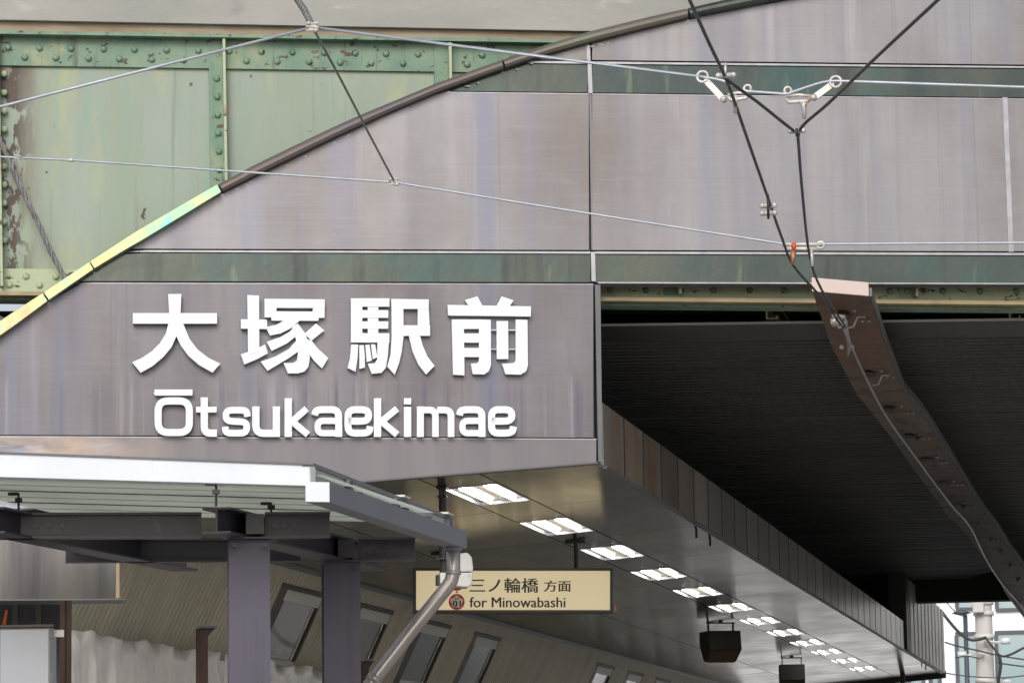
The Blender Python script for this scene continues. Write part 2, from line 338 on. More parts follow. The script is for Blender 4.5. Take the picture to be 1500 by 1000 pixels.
def inst(me_obj, name, world, parent, rot=None):          # shares mesh data; mesh must be built round the origin
    o = bpy.data.objects.new(name, me_obj); COL.objects.link(o); o.parent = parent
    o.location = V(world) - BASE[parent.name]
    if rot is not None: o.rotation_euler = rot
    BASE[o.name] = V(world); return o
def rawmesh(name, mb, mats, smooth=False, bevel=0.0):
    if not isinstance(mats, (list, tuple)): mats = [mats]
    me = bpy.data.meshes.new(name); me.from_pydata([tuple(q) for q in mb.v], [], mb.f)
    for mm in mats: me.materials.append(M[mm])
    me.polygons.foreach_set('material_index', mb.mi)
    bm = bmesh.new(); bm.from_mesh(me); bmesh.ops.recalc_face_normals(bm, faces=bm.faces)
    if bevel: bmesh.ops.bevel(bm, geom=[e for e in bm.edges if e.calc_face_angle(0) > 0.6], offset=bevel, segments=2, profile=0.6, affect='EDGES', clamp_overlap=True)
    bm.to_mesh(me); bm.free()
    if smooth: me.polygons.foreach_set('use_smooth', [True] * len(me.polygons))
    return me
def ngon2(pts, step=1): return pts

# ================================================================== GROUND
tag(MB().prism([V((-400, -200, -0.3)), V((400, -200, -0.3)), V((400, 900, -0.3)), V((-400, 900, -0.3))], (0, 0, 0.3)).build('ground', 'ground'), kind='structure')
tag(MB().prism([V((-8.6, 23, 0.004)), V((-2.9, 24.8, 0.004)), V((-2.9, 66, 0.004)), V((-8.6, 66, 0.004))], (0, 0, 0.3)).build('platform', 'platform'), kind='structure')

# ================================================================== STATION FASCIA
TOPE = [(-220, 640), (-120, 560), (0, 472), (62, 432), (125, 390), (200, 341), (250, 312), (314, 275), (372, 243.5), (444, 208.7), (516, 175), (640, 123.6), (730, 91.5), (803, 66.4), (862, 48.5), (941, 29), (1004, 15), (1068, 0), (1160, -19), (1300, -42), (1500, -65), (1700, -78), (2800, -84)]
BOTE = [(-220, 664), (-120, 584), (0, 495), (62, 449), (137, 397), (200, 360), (321, 286), (396, 249.5), (480, 208.7), (564, 170), (640, 138), (736, 104), (799, 83), (862, 65.3), (1015, 27), (1154, 0), (1300, -23), (1500, -46), (1700, -59), (2800, -65)]
def arc(tab, x): return interp(tab, x)
def solve_x(tab, f, lo, hi):                       # x where the arch meets a line f(x)
    for _ in range(50):
        mid = (lo + hi) / 2
        if arc(tab, mid) > f(mid): lo = mid
        else: hi = mid
    return (lo + hi) / 2
def ln_(a, b, xa=0.0, xb=1500.0): return lambda x: a + (b - a) * (x - xa) / (xb - xa)
r1b = ln_(78.5, 95); b1t = ln_(85.5, 100.5); b1b = ln_(124.5, 142); r2t = ln_(127, 144.5)
r2b = ln_(363.5, 368); b2t = ln_(369, 374.7); b2b = ln_(410.5, 414); r3t = ln_(413.5, 417)
r3b = ln_(636.5, 640.5, 0, 876); r4t = ln_(638.2, 642.2, 0, 876); bot = ln_(703, 676, 540, 876)
def below(tab, x): return arc(tab, x) + 1
fas = thing('station_fascia', FA(400, 700), 'brushed stainless fascia with arched top edge carrying the big white station name', 'fascia')
def row(ft, fb, xs, mname, name, o0=0.0, th=0.05, arch=True):
    """panels between line ft (top) and fb (bottom), split at xs = [(xa, xb), ...]; the arch trims the left"""
    for xa, xb in xs:
        pts = []
        lo = xa
        n = 24
        # lower edge left -> right, then the upper edge back
        xl = solve_x(BOTE, fb, -220, 1400) if arch else xa
        x0 = max(xa, xl)
        if x0 >= xb: continue
        low = [(x0, fb(x0)), (xb, fb(xb))]
        upp = []
        for k in range(n + 1):
            x = lerp(xb, x0, k / n)
            y = max(ft(x), arc(BOTE, x)) if arch else ft(x)
            upp.append((x, y))
        upp = [q for i, q in enumerate(upp) if i in (0, n) or abs((upp[i - 1][1] + upp[i + 1][1]) / 2 - q[1]) > 0.02]
        if abs(upp[-1][1] - low[0][1]) < 0.3: upp = upp[:-1]
        MB().prism([FA(x, y, o0) for x, y in low + upp], -N * th).build(name, mname, fas)
SEAM = [(-230, 862.5), (867.5, 1472.5), (1478, 2800)]
up_line = lambda x: -200
row(up_line, r1b, [(-230, 862.5), (867.5, 2800)], 'steel', 'fascia_panel')
row(r2t, r2b, [(-230, 862.5), (867.5, 2800)], 'steel', 'fascia_panel')
row(b1t, b1b, [(-230, 861.5), (868.5, 2800)], 'band', 'glossy_band', -0.025, 0.03)
row(b2t, b2b, [(-230, 865.5), (871.5, 2800)], 'band', 'glossy_band', -0.025, 0.03)
row(lambda x: r1b(x) + 2, lambda x: b1t(x) - 1, [(-230, 861.5), (868.5, 2800)], 'rail', 'band_rail', -0.008, 0.05)
row(lambda x: r2b(x) + 2, lambda x: b2t(x) - 1, [(-230, 865), (871, 2800)], 'rail', 'band_rail', -0.008, 0.05)
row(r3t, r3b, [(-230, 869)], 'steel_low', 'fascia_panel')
row(r4t, bot, [(-230, 873.5)], 'steel_reflect', 'fascia_panel')
row(lambda x: b2b(x) + 0.3, lambda x: b2b(x) + 2.2, [(876, 2800)], 'rail', 'bottom_rail', -0.004, 0.08)
for fl, xs in ((r2t, [(-230, 862.5), (867.5, 2800)]), (r3t, [(-230, 869)]), (r4t, [(-230, 873.5)])):  # pale strips imitate the glint along the panel tops
    row(lambda x, fl=fl: fl(x) + 0.2, lambda x, fl=fl: fl(x) + 1.7, xs, 'rail', 'edge_glint', 0.003, 0.01)
rs = random.Random(5)
for k in range(22):                                  # pale sealant drips under the arched trim
    x = rs.uniform(330, 900); c = FA(x, arc(BOTE, x) + rs.uniform(2.5, 5), 0.002)
    MB().ball(c, rs.uniform(0.006, 0.011), 0, (1.7, 0.4, 0.7), 6, 4).build('sealant_drip', 'letter', fas)
# seam covers
def strip(pa, pb, wpx, o0, th, mname, name):
    a, b = FA(*pa, o0), FA(*pb, o0); h = U * (wpx * 25.0 / FP / 2)
    MB().prism([a - h, a + h, b + h, b - h], -N * th).build(name, mname, fas)
strip((861.5, 66), (862.5, 90), 5, 0.004, 0.05, 'rail', 'seam_cover')
strip((863.5, 92), (865, 137), 6, 0.004, 0.05, 'rail', 'seam_cover')
strip((865, 137), (868.3, 366), 3.6, -0.006, 0.05, 'seam', 'seam_cover')
strip((868.5, 369), (869.5, 412), 6, 0.004, 0.05, 'rail', 'seam_cover')
strip((1472, 143), (1481, 369), 7.5, 0.006, 0.05, 'rail', 'seam_cover')
# right-hand return edge of the lower fascia
a, b = FA(871.5, 417, 0.0), FA(876.5, 676, 0.0)
MB().prism([a, a + U * 0.04, b + U * 0.03, b], -N * 0.16).build('return_edge', 'greydk', fas)
a, b = FA(540, 703), FA(876, 676)
a2 = FA(-230, bot(-230))
MB().prism([a2 + Z_ * 0.0, b, b - Z_ * 0.012, a2 - Z_ * 0.012], -N * 0.10 ).build('drip_edge', 'joint', fas)
# added plate behind the panels, blocks light through their joints
bk = [(-230, bot(-230) - 1), (873, 677), (870, 417), (2800, b2b(2800) - 1), (2800, -60)] + [(x, arc(TOPE, x) + 6) for x in range(1900, -240, -45)]
MB().prism([FA(x, y, -0.056) for x, y in bk], -N * 0.07).build('light_block_plate', 'joint', fas)
# arched edge trim, one piece per visible length
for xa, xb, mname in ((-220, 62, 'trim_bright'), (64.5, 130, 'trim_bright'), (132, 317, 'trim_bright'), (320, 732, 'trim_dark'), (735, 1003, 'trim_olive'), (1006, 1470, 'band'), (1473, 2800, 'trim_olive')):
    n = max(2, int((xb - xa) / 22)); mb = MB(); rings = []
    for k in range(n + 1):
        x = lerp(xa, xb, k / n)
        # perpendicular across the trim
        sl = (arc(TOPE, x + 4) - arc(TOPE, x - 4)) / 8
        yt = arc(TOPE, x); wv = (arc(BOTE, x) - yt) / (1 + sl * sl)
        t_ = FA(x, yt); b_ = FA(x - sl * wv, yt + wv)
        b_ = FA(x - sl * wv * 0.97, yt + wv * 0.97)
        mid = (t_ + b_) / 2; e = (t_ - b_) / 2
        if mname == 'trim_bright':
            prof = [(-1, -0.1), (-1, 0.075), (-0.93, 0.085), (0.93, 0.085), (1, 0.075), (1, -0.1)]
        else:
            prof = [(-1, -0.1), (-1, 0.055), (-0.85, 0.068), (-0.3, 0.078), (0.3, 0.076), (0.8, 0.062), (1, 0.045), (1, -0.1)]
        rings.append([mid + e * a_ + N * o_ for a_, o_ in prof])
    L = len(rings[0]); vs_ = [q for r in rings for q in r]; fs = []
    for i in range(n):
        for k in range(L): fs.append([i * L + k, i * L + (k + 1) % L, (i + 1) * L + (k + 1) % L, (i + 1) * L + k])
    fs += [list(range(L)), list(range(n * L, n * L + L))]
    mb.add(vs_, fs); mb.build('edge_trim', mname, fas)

# ================================================================== STATION NAME
sgn = thing('station_name_sign', FA(480, 640), 'raised white letters 大塚駅前 Ōtsukaekimae standing off the steel fascia', 'sign')
def za(x, y): return (180 + x / 4.1656, 420 + y / 4.1656)
def zb_(x, y): return (480 + x / 4.1656, 420 + y / 4.1656)
stag = [0]
def poly_letter(name, tr, polys, th=0.045, o=0.02):
    mb = MB(); L = []
    for k, pl in enumerate(polys):
        oo = o + th - k * 0.0012
        mb.prism([FA(*tr(x, y), oo) for x, y in pl], -N * (th - k * 0.0006))
    # mounting studs
    for pl in polys[:1]:
        for q in (pl[0], pl[len(pl) // 2]):
            c = FA(*tr(*q), o); cc = FA(*tr(sum(p[0] for p in pl) / len(pl), sum(p[1] for p in pl) / len(pl)), o)
            c = c.lerp(cc, 0.5); mb.tube([c + N * 0.01, c - N * (o - 0.002)], 0.008, 6)
    return mb.build(name, 'letter', sgn)
def rc(x0, y0, x1, y1): return [(x0, y0), (x1, y0), (x1, y1), (x0, y1)]
poly_letter('character', za, [
    rc(60, 168, 572, 232),
    [(275, 52), (355, 52), (350, 180), (352, 215), (370, 240), (405, 325), (455, 390), (520, 440), (592, 475), (545, 530), (465, 485), (400, 430), (352, 365), (325, 308), (295, 375), (245, 435), (180, 490), (108, 530), (55, 467), (115, 440), (175, 400), (225, 350), (262, 290), (276, 230), (282, 180)]])
poly_letter('character', za, [
    [(757, 58), (828, 62), (830, 400), (762, 420)], [(718, 205), (875, 208), (880, 265), (718, 262)], [(718, 418), (800, 390), (865, 358), (882, 412), (815, 448), (738, 480)],
    [(862, 80), (1228, 84), (1228, 137), (862, 135)], rc(862, 132, 934, 193), rc(1156, 132, 1227, 196), [(895, 156), (1200, 158), (1190, 214), (905, 212)],
    [(985, 208), (1075, 212), (1050, 236), (1020, 260), (960, 290), (895, 303), (868, 252), (935, 238)],
    [(875, 342), (960, 312), (1012, 282), (1050, 245), (1062, 300), (1000, 350), (905, 397)],
    [(838, 462), (930, 430), (1010, 385), (1062, 325), (1088, 385), (1010, 440), (880, 518)],
    [(1028, 250), (1065, 230), (1110, 290), (1135, 360), (1138, 440), (1128, 495), (1105, 522), (1065, 533), (1005, 533), (978, 470), (1035, 470), (1060, 455), (1066, 405), (1058, 340), (1040, 285)],
    [(1175, 230), (1226, 272), (1148, 334), (1105, 292)], [(1095, 320), (1148, 332), (1185, 380), (1250, 440), (1212, 502), (1165, 458), (1120, 395)]])
poly_letter('character', zb_, [
    rc(138, 78, 207, 346), rc(200, 78, 372, 128), rc(200, 150, 365, 196), rc(200, 218, 365, 262), rc(200, 290, 372, 346), rc(241, 120, 305, 300),
    [(300, 330), (370, 330), (362, 430), (350, 500), (325, 530), (265, 536), (240, 474), (282, 472), (298, 448)],
    [(140, 358), (183, 358), (178, 440), (166, 523), (118, 500), (133, 440)], [(189, 362), (216, 360), (223, 430), (223, 498), (190, 506), (190, 440)],
    [(226, 360), (251, 357), (266, 455), (235, 465)], [(260, 355), (286, 357), (299, 435), (272, 447)],
    [(385, 80), (612, 83), (612, 141), (385, 141)], [(386, 130), (458, 130), (459, 310), (448, 400), (432, 470), (405, 541), (360, 492), (380, 420), (387, 310)],
    [(546, 135), (612, 135), (621, 302), (546, 302)], rc(440, 240, 621, 304), [(490, 296), (558, 296), (575, 360), (605, 430), (648, 487), (597, 539), (550, 480), (515, 400)]])
poly_letter('character', zb_, [
    [(727, 118), (1233, 127), (1233, 188), (730, 182)], [(832, 88), (908, 66), (942, 130), (860, 130)], [(1055, 66), (1128, 90), (1100, 132), (1022, 130)],
    [(752, 206), (825, 206), (829, 546), (760, 541)], [(918, 206), (990, 208), (990, 485), (978, 520), (950, 540), (880, 538), (868, 475), (905, 472), (918, 458)],
    rc(815, 206, 928, 263), rc(815, 291, 928, 346), rc(815, 379, 928, 434),
    [(1025, 215), (1095, 215), (1097, 446), (1027, 446)], [(1142, 206), (1213, 208), (1216, 485), (1205, 520), (1172, 541), (1080, 538), (1058, 475), (1130, 470), (1142, 455)],
    rc(985, 267, 1150, 272), rc(985, 384, 1150, 388)])
def stroke_pts(path, wd, closed=False):
    """outline of a polyline of given width, mitred; returns quads"""
    P = [V((x, y)) for x, y in path]; n = len(P); offs = []
    for i in range(n):
        if closed: a, b, c = P[i - 1], P[i], P[(i + 1) % n]
        else: a, b, c = P[max(i - 1, 0)], P[i], P[min(i + 1, n - 1)]
        d1 = (b - a).normalized() if (b - a).length > 1e-6 else (c - b).normalized()
        d2 = (c - b).normalized() if (c - b).length > 1e-6 else d1
        t = (d1 + d2).normalized(); nn = V((-t.y, t.x)); k = max(0.5, nn.dot(V((-d1.y, d1.x))))
        offs.append(nn * (wd / 2 / k))
    return P, offs
def rnd_path(path, rad, closed=False, seg=4):
    """round the corners of a polyline"""
    P = [V((x, y)) for x, y in path]; n = len(P); out = []
    for i in range(n):
        if not closed and i in (0, n - 1): out.append(P[i]); continue
        a, b, c = P[i - 1], P[i], P[(i + 1) % n]
        r1 = min(rad, (a - b).length * 0.49); r2 = min(rad, (c - b).length * 0.49)
        p, q = b + (a - b).normalized() * r1, b + (c - b).normalized() * r2
        for k in range(seg + 1):
            t = k / seg; out.append(p.lerp(b, t).lerp(b.lerp(q, t), t))
    return [(q.x, q.y) for q in out]
def stroke_letter(name, tr, strokes, th=0.04, o=0.02):
    mb = MB()
    for k, st in enumerate(strokes):
        path, wd = st[0], st[1]; closed = len(st) > 2 and st[2]
        P, offs = stroke_pts(path, wd, closed); n = len(P)
        L = [P[i] + offs[i] for i in range(n)]; R = [P[i] - offs[i] for i in range(n)]
        oo = o + th - k * 0.0012
        F0 = [FA(*tr(q.x, q.y), oo) for q in L] + [FA(*tr(q.x, q.y), oo) for q in R]
        F1 = [q - N * (th - k * 0.0006) for q in F0]
        fs = []; m2 = 2 * n
        for i in range(n if closed else n - 1):
            j = (i + 1) % n
            fs += [[i, j, n + j, n + i], [m2 + i, m2 + n + i, m2 + n + j, m2 + j], [i, m2 + i, m2 + j, j], [n + i, n + j, m2 + n + j, m2 + n + i]]
        if not closed: fs += [[0, n, m2 + n, m2], [n - 1, m2 + n - 1, m2 + 2 * n - 1, 2 * n - 1]]
        mb.add(F0 + F1, fs)
    c = FA(*tr(*strokes[0][0][0]), o); mb.tube([c + N * 0.01, c - N * (o - 0.002)], 0.006, 6)
    return mb.build(name, 'letter', sgn)
W_ = 44
stroke_letter('letter', za, [([(192, 650), (423, 650)], 36), (rnd_path([(214, 701), (404, 701), (404, 893), (214, 893)], 62, True, 6), 43, True)])
stroke_letter('letter', za, [(rnd_path([(495, 680), (495, 897), (572, 897)], 40), W_), ([(445, 754), (570, 754)], 34)])
stroke_letter('letter', za, [(rnd_path([(758, 797), (752, 757), (628, 757), (625, 822), (755, 830), (752, 897), (626, 897), (622, 858)], 34), 40)])
stroke_letter('letter', za, [(rnd_path([(809, 735), (809, 898), (935, 898)], 48), W_), ([(934, 735), (934, 920)], W_)])
KX = lambda x, a, b: [([(x, 685), (x, 920)], W_), ([(x + a - 6, 748), (x + 24, 826), (x + b - 10, 906)], 40)]
stroke_letter('letter', za, KX(1006, 118, 130))
def a_(x0, x1):      # lower case a between two x
    return [(rnd_path([(x0 + 2, 788), (x0 + 10, 754), (x1 - 22, 754), (x1 - 20, 920)], 40), 42), (rnd_path([(x1 - 24, 822), (x0 + 20, 822), (x0 + 20, 897), (x1 - 22, 897)], 34), 38)]
def e_(x0, x1):
    return [(rnd_path([(x0 + 24, 824), (x1 - 22, 824), (x1 - 22, 754), (x0 + 22, 754), (x0 + 22, 897), (x1 - 20, 897), (x1 - 12, 856)], 42), 42)]
stroke_letter('letter', za, a_(1165, 1334))
stroke_letter('letter', zb_, e_(98, 268))
stroke_letter('letter', zb_, KX(300, 125, 130))
stroke_letter('letter', zb_, [([(483, 737), (483, 920)], W_), ([(483, 684), (483, 722)], W_)])
stroke_letter('letter', zb_, [([(561, 735), (561, 920)], 42), (rnd_path([(575, 756), (653, 756), (653, 920)], 40), 40), (rnd_path([(664, 756), (748, 756), (748, 920)], 40), 40)])
stroke_letter('letter', zb_, a_(797, 957))
stroke_letter('letter', zb_, e_(972, 1140))

# ================================================================== BRIDGE
def g(x, y, o=0.0): return GP(x, y, o)
gir = thing('bridge_girder', g(400, 440), 'old green riveted steel plate girder of the rail bridge behind the fascia', 'girder')
gt = ln_(52, 76); gtb = ln_(97, 119); glt = ln_(394, 411); gb = ln_(429, 443)     # top flange, upper angle bottom, lower angle top, girder bottom
xa, xb = -420, 2800
def gquad(f0, f1, x0, x1, o, th, name, mname):
    return MB().prism([g(x0, f0(x0), o), g(x1, f0(x1), o), g(x1, f1(x1), o), g(x0, f1(x0), o)], -N * th).build(name, mname, gir)
gquad(gt, gb, xa, xb, 0.0, 0.02, 'web_plate', 'green')
gquad(lambda x: gt(x) + 3, gtb, xa, xb, 0.028, 0.024, 'upper_angle', 'green_dark')
gquad(glt, lambda x: gb(x) - 1, xa, xb, 0.028, 0.024, 'lower_angle', 'green_low')
# flanges stick out
p, q = g(xa, gt(xa) + 3, 0.12), g(xb, gt(xb) + 3, 0.12)
MB().prism([p - N * 0.4, p, p + Z_ * 0.025, p - N * 0.4 + Z_ * 0.025], q - p).build('top_flange', 'green_dark', gir)
p, q = g(xa, gb(xa) + 7, 0.13) - N * 0.13, g(xb, gb(xb) + 7, 0.13) - N * 0.13
MB().prism([p - N * 0.2, p + N * 0.13, p + N * 0.13 + Z_ * 0.028, p - N * 0.2 + Z_ * 0.028], q - p).build('bottom_flange', 'tan', gir)
o = MB().prism([p - N * 0.19 - Z_ * 0.002, p + N * 0.02 - Z_ * 0.002, p + N * 0.02 - Z_ * 0.018, p - N * 0.19 - Z_ * 0.018], q - p).build('cover_plate', 'green_dark', gir)
stx = [-5, 325, 655, 985, 1330, 1660]
for x in stx:
    x1 = x + 6
    yt, yb = gtb(x), glt(x)
    # angle leg flat on the web, and the upstanding leg
    MB().prism([g(x - 20, gt(x) + 5, 0.036), g(x, gt(x) + 5, 0.036), g(x1, yb + 28, 0.036), g(x - 14, yb + 28, 0.036)], -N * 0.03).build('stiffener', 'green' if x < 300 else 'green_dark', gir)
    MB().prism([g(x, gt(x) + 5, 0.006), g(x + 4, gt(x) + 5, 0.006), g(x1 + 4, yb + 28, 0.006), g(x1, yb + 28, 0.006)], N * 0.11).build('stiffener', 'green_low', gir)
mb = MB(); rr = 0.026
for i, (rad, hh) in enumerate(((rr, 0.0), (rr * 0.92, 0.009), (rr * 0.6, 0.018))):
    mb.v += [U * (rad * math.cos(k * math.pi / 5)) + Z_ * (rad * math.sin(k * math.pi / 5)) + N * hh for k in range(10)]
for i in range(2):
    for k in range(10): mb.f.append([i * 10 + k, i * 10 + (k + 1) % 10, i * 10 + 10 + (k + 1) % 10, i * 10 + 10 + k]); mb.mi.append(0)
mb.f += [list(range(20, 30))]; mb.mi += [0]
RV = rawmesh('rivet', mb, 'green_dark', True); RV2 = rawmesh('rivet_pale', mb, 'green_low', True)
def rivet(x, y, o, me=RV): inst(me, 'rivet', g(x, y, o), gir)
x = -10.0
while x < 830:
    if not any(abs(x - s + 8) < 17 for s in stx): rivet(x, gt(x) + 33 - (0 if x < 900 else 0), 0.029)
    x2 = x + 22
    if not any(abs(x2 - s + 8) < 17 for s in stx): rivet(x2, gt(x2) + 19, 0.029)
    x += 47 + random.uniform(-2, 2)
for s in stx[1:3]:
    for k in range(8): rivet(s - 8 + k * 0.8, 117 + k * 26.6 + (6 if s > 400 else 0), 0.037)
for k in range(10): rivet(6, 110 + k * 27, 0.037, RV2)
x = -6.0; k = 0
while x < 140:
    rivet(x, glt(x) + 11, 0.029, RV2); rivet(x + 20, glt(x) + 24, 0.029, RV2); x += 44
for x in (893, 945, 996, 1044, 1097, 1148, 1199, 1250, 1302, 1327, 1380, 1434, 1487, 1540, 1592): rivet(x, 426.5 + (x - 1200) * 0.004, 0.03, RV)

deck = thing('bridge_deck', C0 + V((0, 3, 4)), 'grey concrete bridge deck edge with stained lip above the green girder', 'bridge deck')
cb = ln_(29, 58); cl = ln_(47, 73)
CP = plane(C0 - N * 0.135, N)
def cq(f0, f1, x0, x1, o, th, name, mname):
    return MB().prism([CP(x0, f0(x0), o), CP(x1, f0(x1), o), CP(x1, f1(x1), o), CP(x0, f1(x0), o)], -N * th).build(name, mname, deck)
cq(lambda x: -420, cb, -900, 2600, 0.0, 0.6, 'concrete_edge', 'concrete')
cq(lambda x: cb(x) + 0.5, cl, -900, 2600, -0.05, 0.5, 'concrete_lip', 'lip')
zt = g(700, gt(700)).z + 0.08
p = C0 - N * 0.85
a = p - U * 4.95; b = p + U * 30
MB().prism([V((a.x, a.y, zt)), V((b.x, b.y, zt)), V((b.x, 58.6, zt)), V((a.x, 58.6, zt))], (0, 0, 0.9)).build('deck_slab', 'black', deck)
a = p - U * 4.95; b = p - U * 30
MB().prism([V((a.x, a.y, zt)), V((b.x, b.y, zt)), V((b.x, b.y + 3.2, zt)), V((a.x, a.y + 3.2, zt))], (0, 0, 0.9)).build('deck_slab', 'black', deck)  # left part cut short so daylight reaches behind the slanted windows

# ================================================================== DARK CEILING UNDER THE BRIDGE
ceil = thing('underpass_ceiling', C0 + V((4, 3, 1)), 'dark corrugated metal ceiling hung below the rail bridge', 'ceiling')
KP = plane(C0 - N * 1.25, N)
k0, k1 = KP(880, 478.5), KP(1500, 470.0)
zc = (k0.z + k1.z) / 2
def cpt(s, d, z): return C0 - N * (1.25 + d) + U * s + V((0, 0, z - C0.z))
def zceil(s): return zc + (s - 1.6) * (k1.z - k0.z) / (k1 - k0).dot(U)
s0, s1 = -5.2, 11.0
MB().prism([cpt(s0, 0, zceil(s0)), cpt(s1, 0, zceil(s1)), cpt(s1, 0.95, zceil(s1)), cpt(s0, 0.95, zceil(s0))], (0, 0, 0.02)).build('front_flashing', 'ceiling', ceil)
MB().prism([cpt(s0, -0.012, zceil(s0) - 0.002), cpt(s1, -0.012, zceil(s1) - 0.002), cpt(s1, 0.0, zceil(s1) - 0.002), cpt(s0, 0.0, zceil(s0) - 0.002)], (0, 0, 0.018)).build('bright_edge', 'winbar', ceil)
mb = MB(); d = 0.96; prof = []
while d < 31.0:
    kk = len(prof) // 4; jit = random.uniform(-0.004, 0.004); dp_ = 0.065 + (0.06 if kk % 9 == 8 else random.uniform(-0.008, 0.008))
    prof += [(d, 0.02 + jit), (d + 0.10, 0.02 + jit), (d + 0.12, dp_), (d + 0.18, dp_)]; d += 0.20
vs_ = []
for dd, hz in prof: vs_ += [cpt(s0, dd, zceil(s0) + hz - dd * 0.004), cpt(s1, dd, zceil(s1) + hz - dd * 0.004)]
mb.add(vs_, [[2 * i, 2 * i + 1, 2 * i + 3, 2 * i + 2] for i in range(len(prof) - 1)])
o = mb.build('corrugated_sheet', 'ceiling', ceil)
for x in (1122, 1478, 1850):           # C-section purlins seen end-on in the slot over the ceiling
    p = KP(x, 449); q = KP(x, 472); h = (p - q).length; e = U * (18 * 26.2 / FP); t = 0.012
    pr = [q, q + e, q + e + Z_ * 0.03, q + e * 0.85 + Z_ * 0.03, q + e * 0.85 + Z_ * t, q + U * t + Z_ * t, q + U * t + Z_ * (h - t), q + e * 0.85 + Z_ * (h - t), q + e * 0.85 + Z_ * (h - 0.02), q + e + Z_ * (h - 0.02), q + e + Z_ * h, q + Z_ * h]
    pr = [v + Z_ * 0.024 for v in pr]
    MB().prism(pr, Y_ * 0.9).build('purlin', 'purlin', ceil)
for sh in (0.75, 2.0, 4.5):            # stringers across, mostly lost in the dark
    p = cpt(s0, sh * 6 + 1, zc + 0.36); q = cpt(s1, sh * 6 + 1, zc + 0.36)
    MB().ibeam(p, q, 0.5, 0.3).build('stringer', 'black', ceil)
# far girder that closes the underpass
XR_ = C0.x - 0.12
e0, e1 = ony(1322, 843, 57.6), ony(1600, 843, 57.6)
zb1 = ony(1440, 879, 57.6).z
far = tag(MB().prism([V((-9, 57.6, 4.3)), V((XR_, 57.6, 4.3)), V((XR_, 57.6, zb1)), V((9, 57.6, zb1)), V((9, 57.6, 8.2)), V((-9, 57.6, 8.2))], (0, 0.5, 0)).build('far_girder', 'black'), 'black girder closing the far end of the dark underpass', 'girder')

# ================================================================== PLATFORM ROOF (polished soffit and side fascia)
rf = thing('platform_roof', V((-5.6, 40, zs(-5.6))), 'tram platform roof with polished metal soffit and panelled side fascia', 'roof')
XR = C0.x
def yfac(X): return C0.y + (X - C0.x) * (U.y / U.x)
LX, LH, LW = -4.93, 0.72, 0.215           # lamp row: X, half length, half width
LY = [25.65 + 3.11 * k + (0.25 if k == 10 else 0.6 if k == 11 else 0) for k in range(12)]
def spanel(x0, x1, ya0, ya1, yb):
    j = 0.006
    MB().prism([V((x0 + j, ya0 + j, zs(x0 + j))), V((x1 - j, ya1 + j, zs(x1 - j))), V((x1 - j, yb - j, zs(x1 - j))), V((x0 + j, yb - j, zs(x0 + j)))], (0, 0, 0.03)).build('soffit_panel', 'soffit', rf)
for x1, x0 in ((XR, LX + LW), (LX - LW, -6.35), (-6.35, XW)):
    yy = [None] + [27.0 + 3.1 * k for k in range(13)] + [65.7]
    for k in range(len(yy) - 1):
        ya1 = yfac(x1) + 0.13 if k == 0 else yy[k]; ya0 = yfac(x0) + 0.13 if k == 0 else yy[k]
        if yy[k + 1] - max(ya0, ya1) > 0.3: spanel(x0, x1, ya0, ya1, yy[k + 1])
x0, x1 = LX - LW, LX + LW
spanel(x0, x1, yfac(x0) + 0.13, yfac(x1) + 0.13, LY[0] - LH)
for k in range(12): spanel(x0, x1, LY[k] + LH, LY[k] + LH, LY[k + 1] - LH if k < 11 else 65.7)
# left part of the soffit in front of the wall start and the covering sheet above
MB().prism([V((XW - 1.2, yfac(XW - 1.2) + 0.2, zs(XW) + 0.032)), V((XR - 0.06, yfac(XR) + 0.2, zs(XR) + 0.032)), V((XR - 0.06, 65.6, zs(XR) + 0.032)), V((XW - 1.2, 65.6, zs(XW) + 0.032))], (0, 0, 0.12)).build('roof_sheet', 'black', rf)
zt_side = ony(880, 590, C0.y + 0.15).z
y = yfac(XR) + 0.15; k = 0
while y < 55.0:
    y2 = min(y + 0.985, 55.2)
    zz0 = zs(XR) - 0.012
    MB().prism([V((XR, y, zz0)), V((XR, y2, zz0)), V((XR, y2, zt_side)), V((XR, y, zt_side))], (-0.04, 0, 0)).build('side_panel', 'side', rf)
    MB().box((XR - 0.006, y2 + 0.007, (zz0 + zt_side) / 2), (0.008, 0, 0), (0, 0.03, 0), (0, 0, (zt_side - zz0) / 2 - 0.003)).build('seam_strip', 'dark', rf)
    y += 1.0; k += 1
MB().prism([V((XR - 0.045, yfac(XR) + 0.15, zs(XR))), V((XR - 0.07, yfac(XR) + 0.15, zs(XR))), V((XR - 0.07, yfac(XR) + 0.15, zt_side - 0.01)), V((XR - 0.045, yfac(XR) + 0.15, zt_side - 0.01))], (0, 30.6, 0)).build('side_backing', 'dark', rf)
MB().prism([V((XR - 0.02, yfac(XR) + 0.16, zs(XR) - 0.013)), V((XR + 0.018, yfac(XR) + 0.16, zs(XR) - 0.013)), V((XR + 0.018, yfac(XR) + 0.16, zs(XR) - 0.035)), V((XR - 0.02, yfac(XR) + 0.16, zs(XR) - 0.035))], (0, 40.6, 0)).build('edge_rail', 'greydk', rf)
MB().box((XR - 0.1, 55.7, (zs(XR) + zc) / 2 + 0.1), (0.14, 0, 0), (0, 0.35, 0), (0, 0, (zc - zs(XR)) / 2 + 0.1)).build('gap_filler', 'dark', rf)  # black box standing in for the dark gap before the end panels
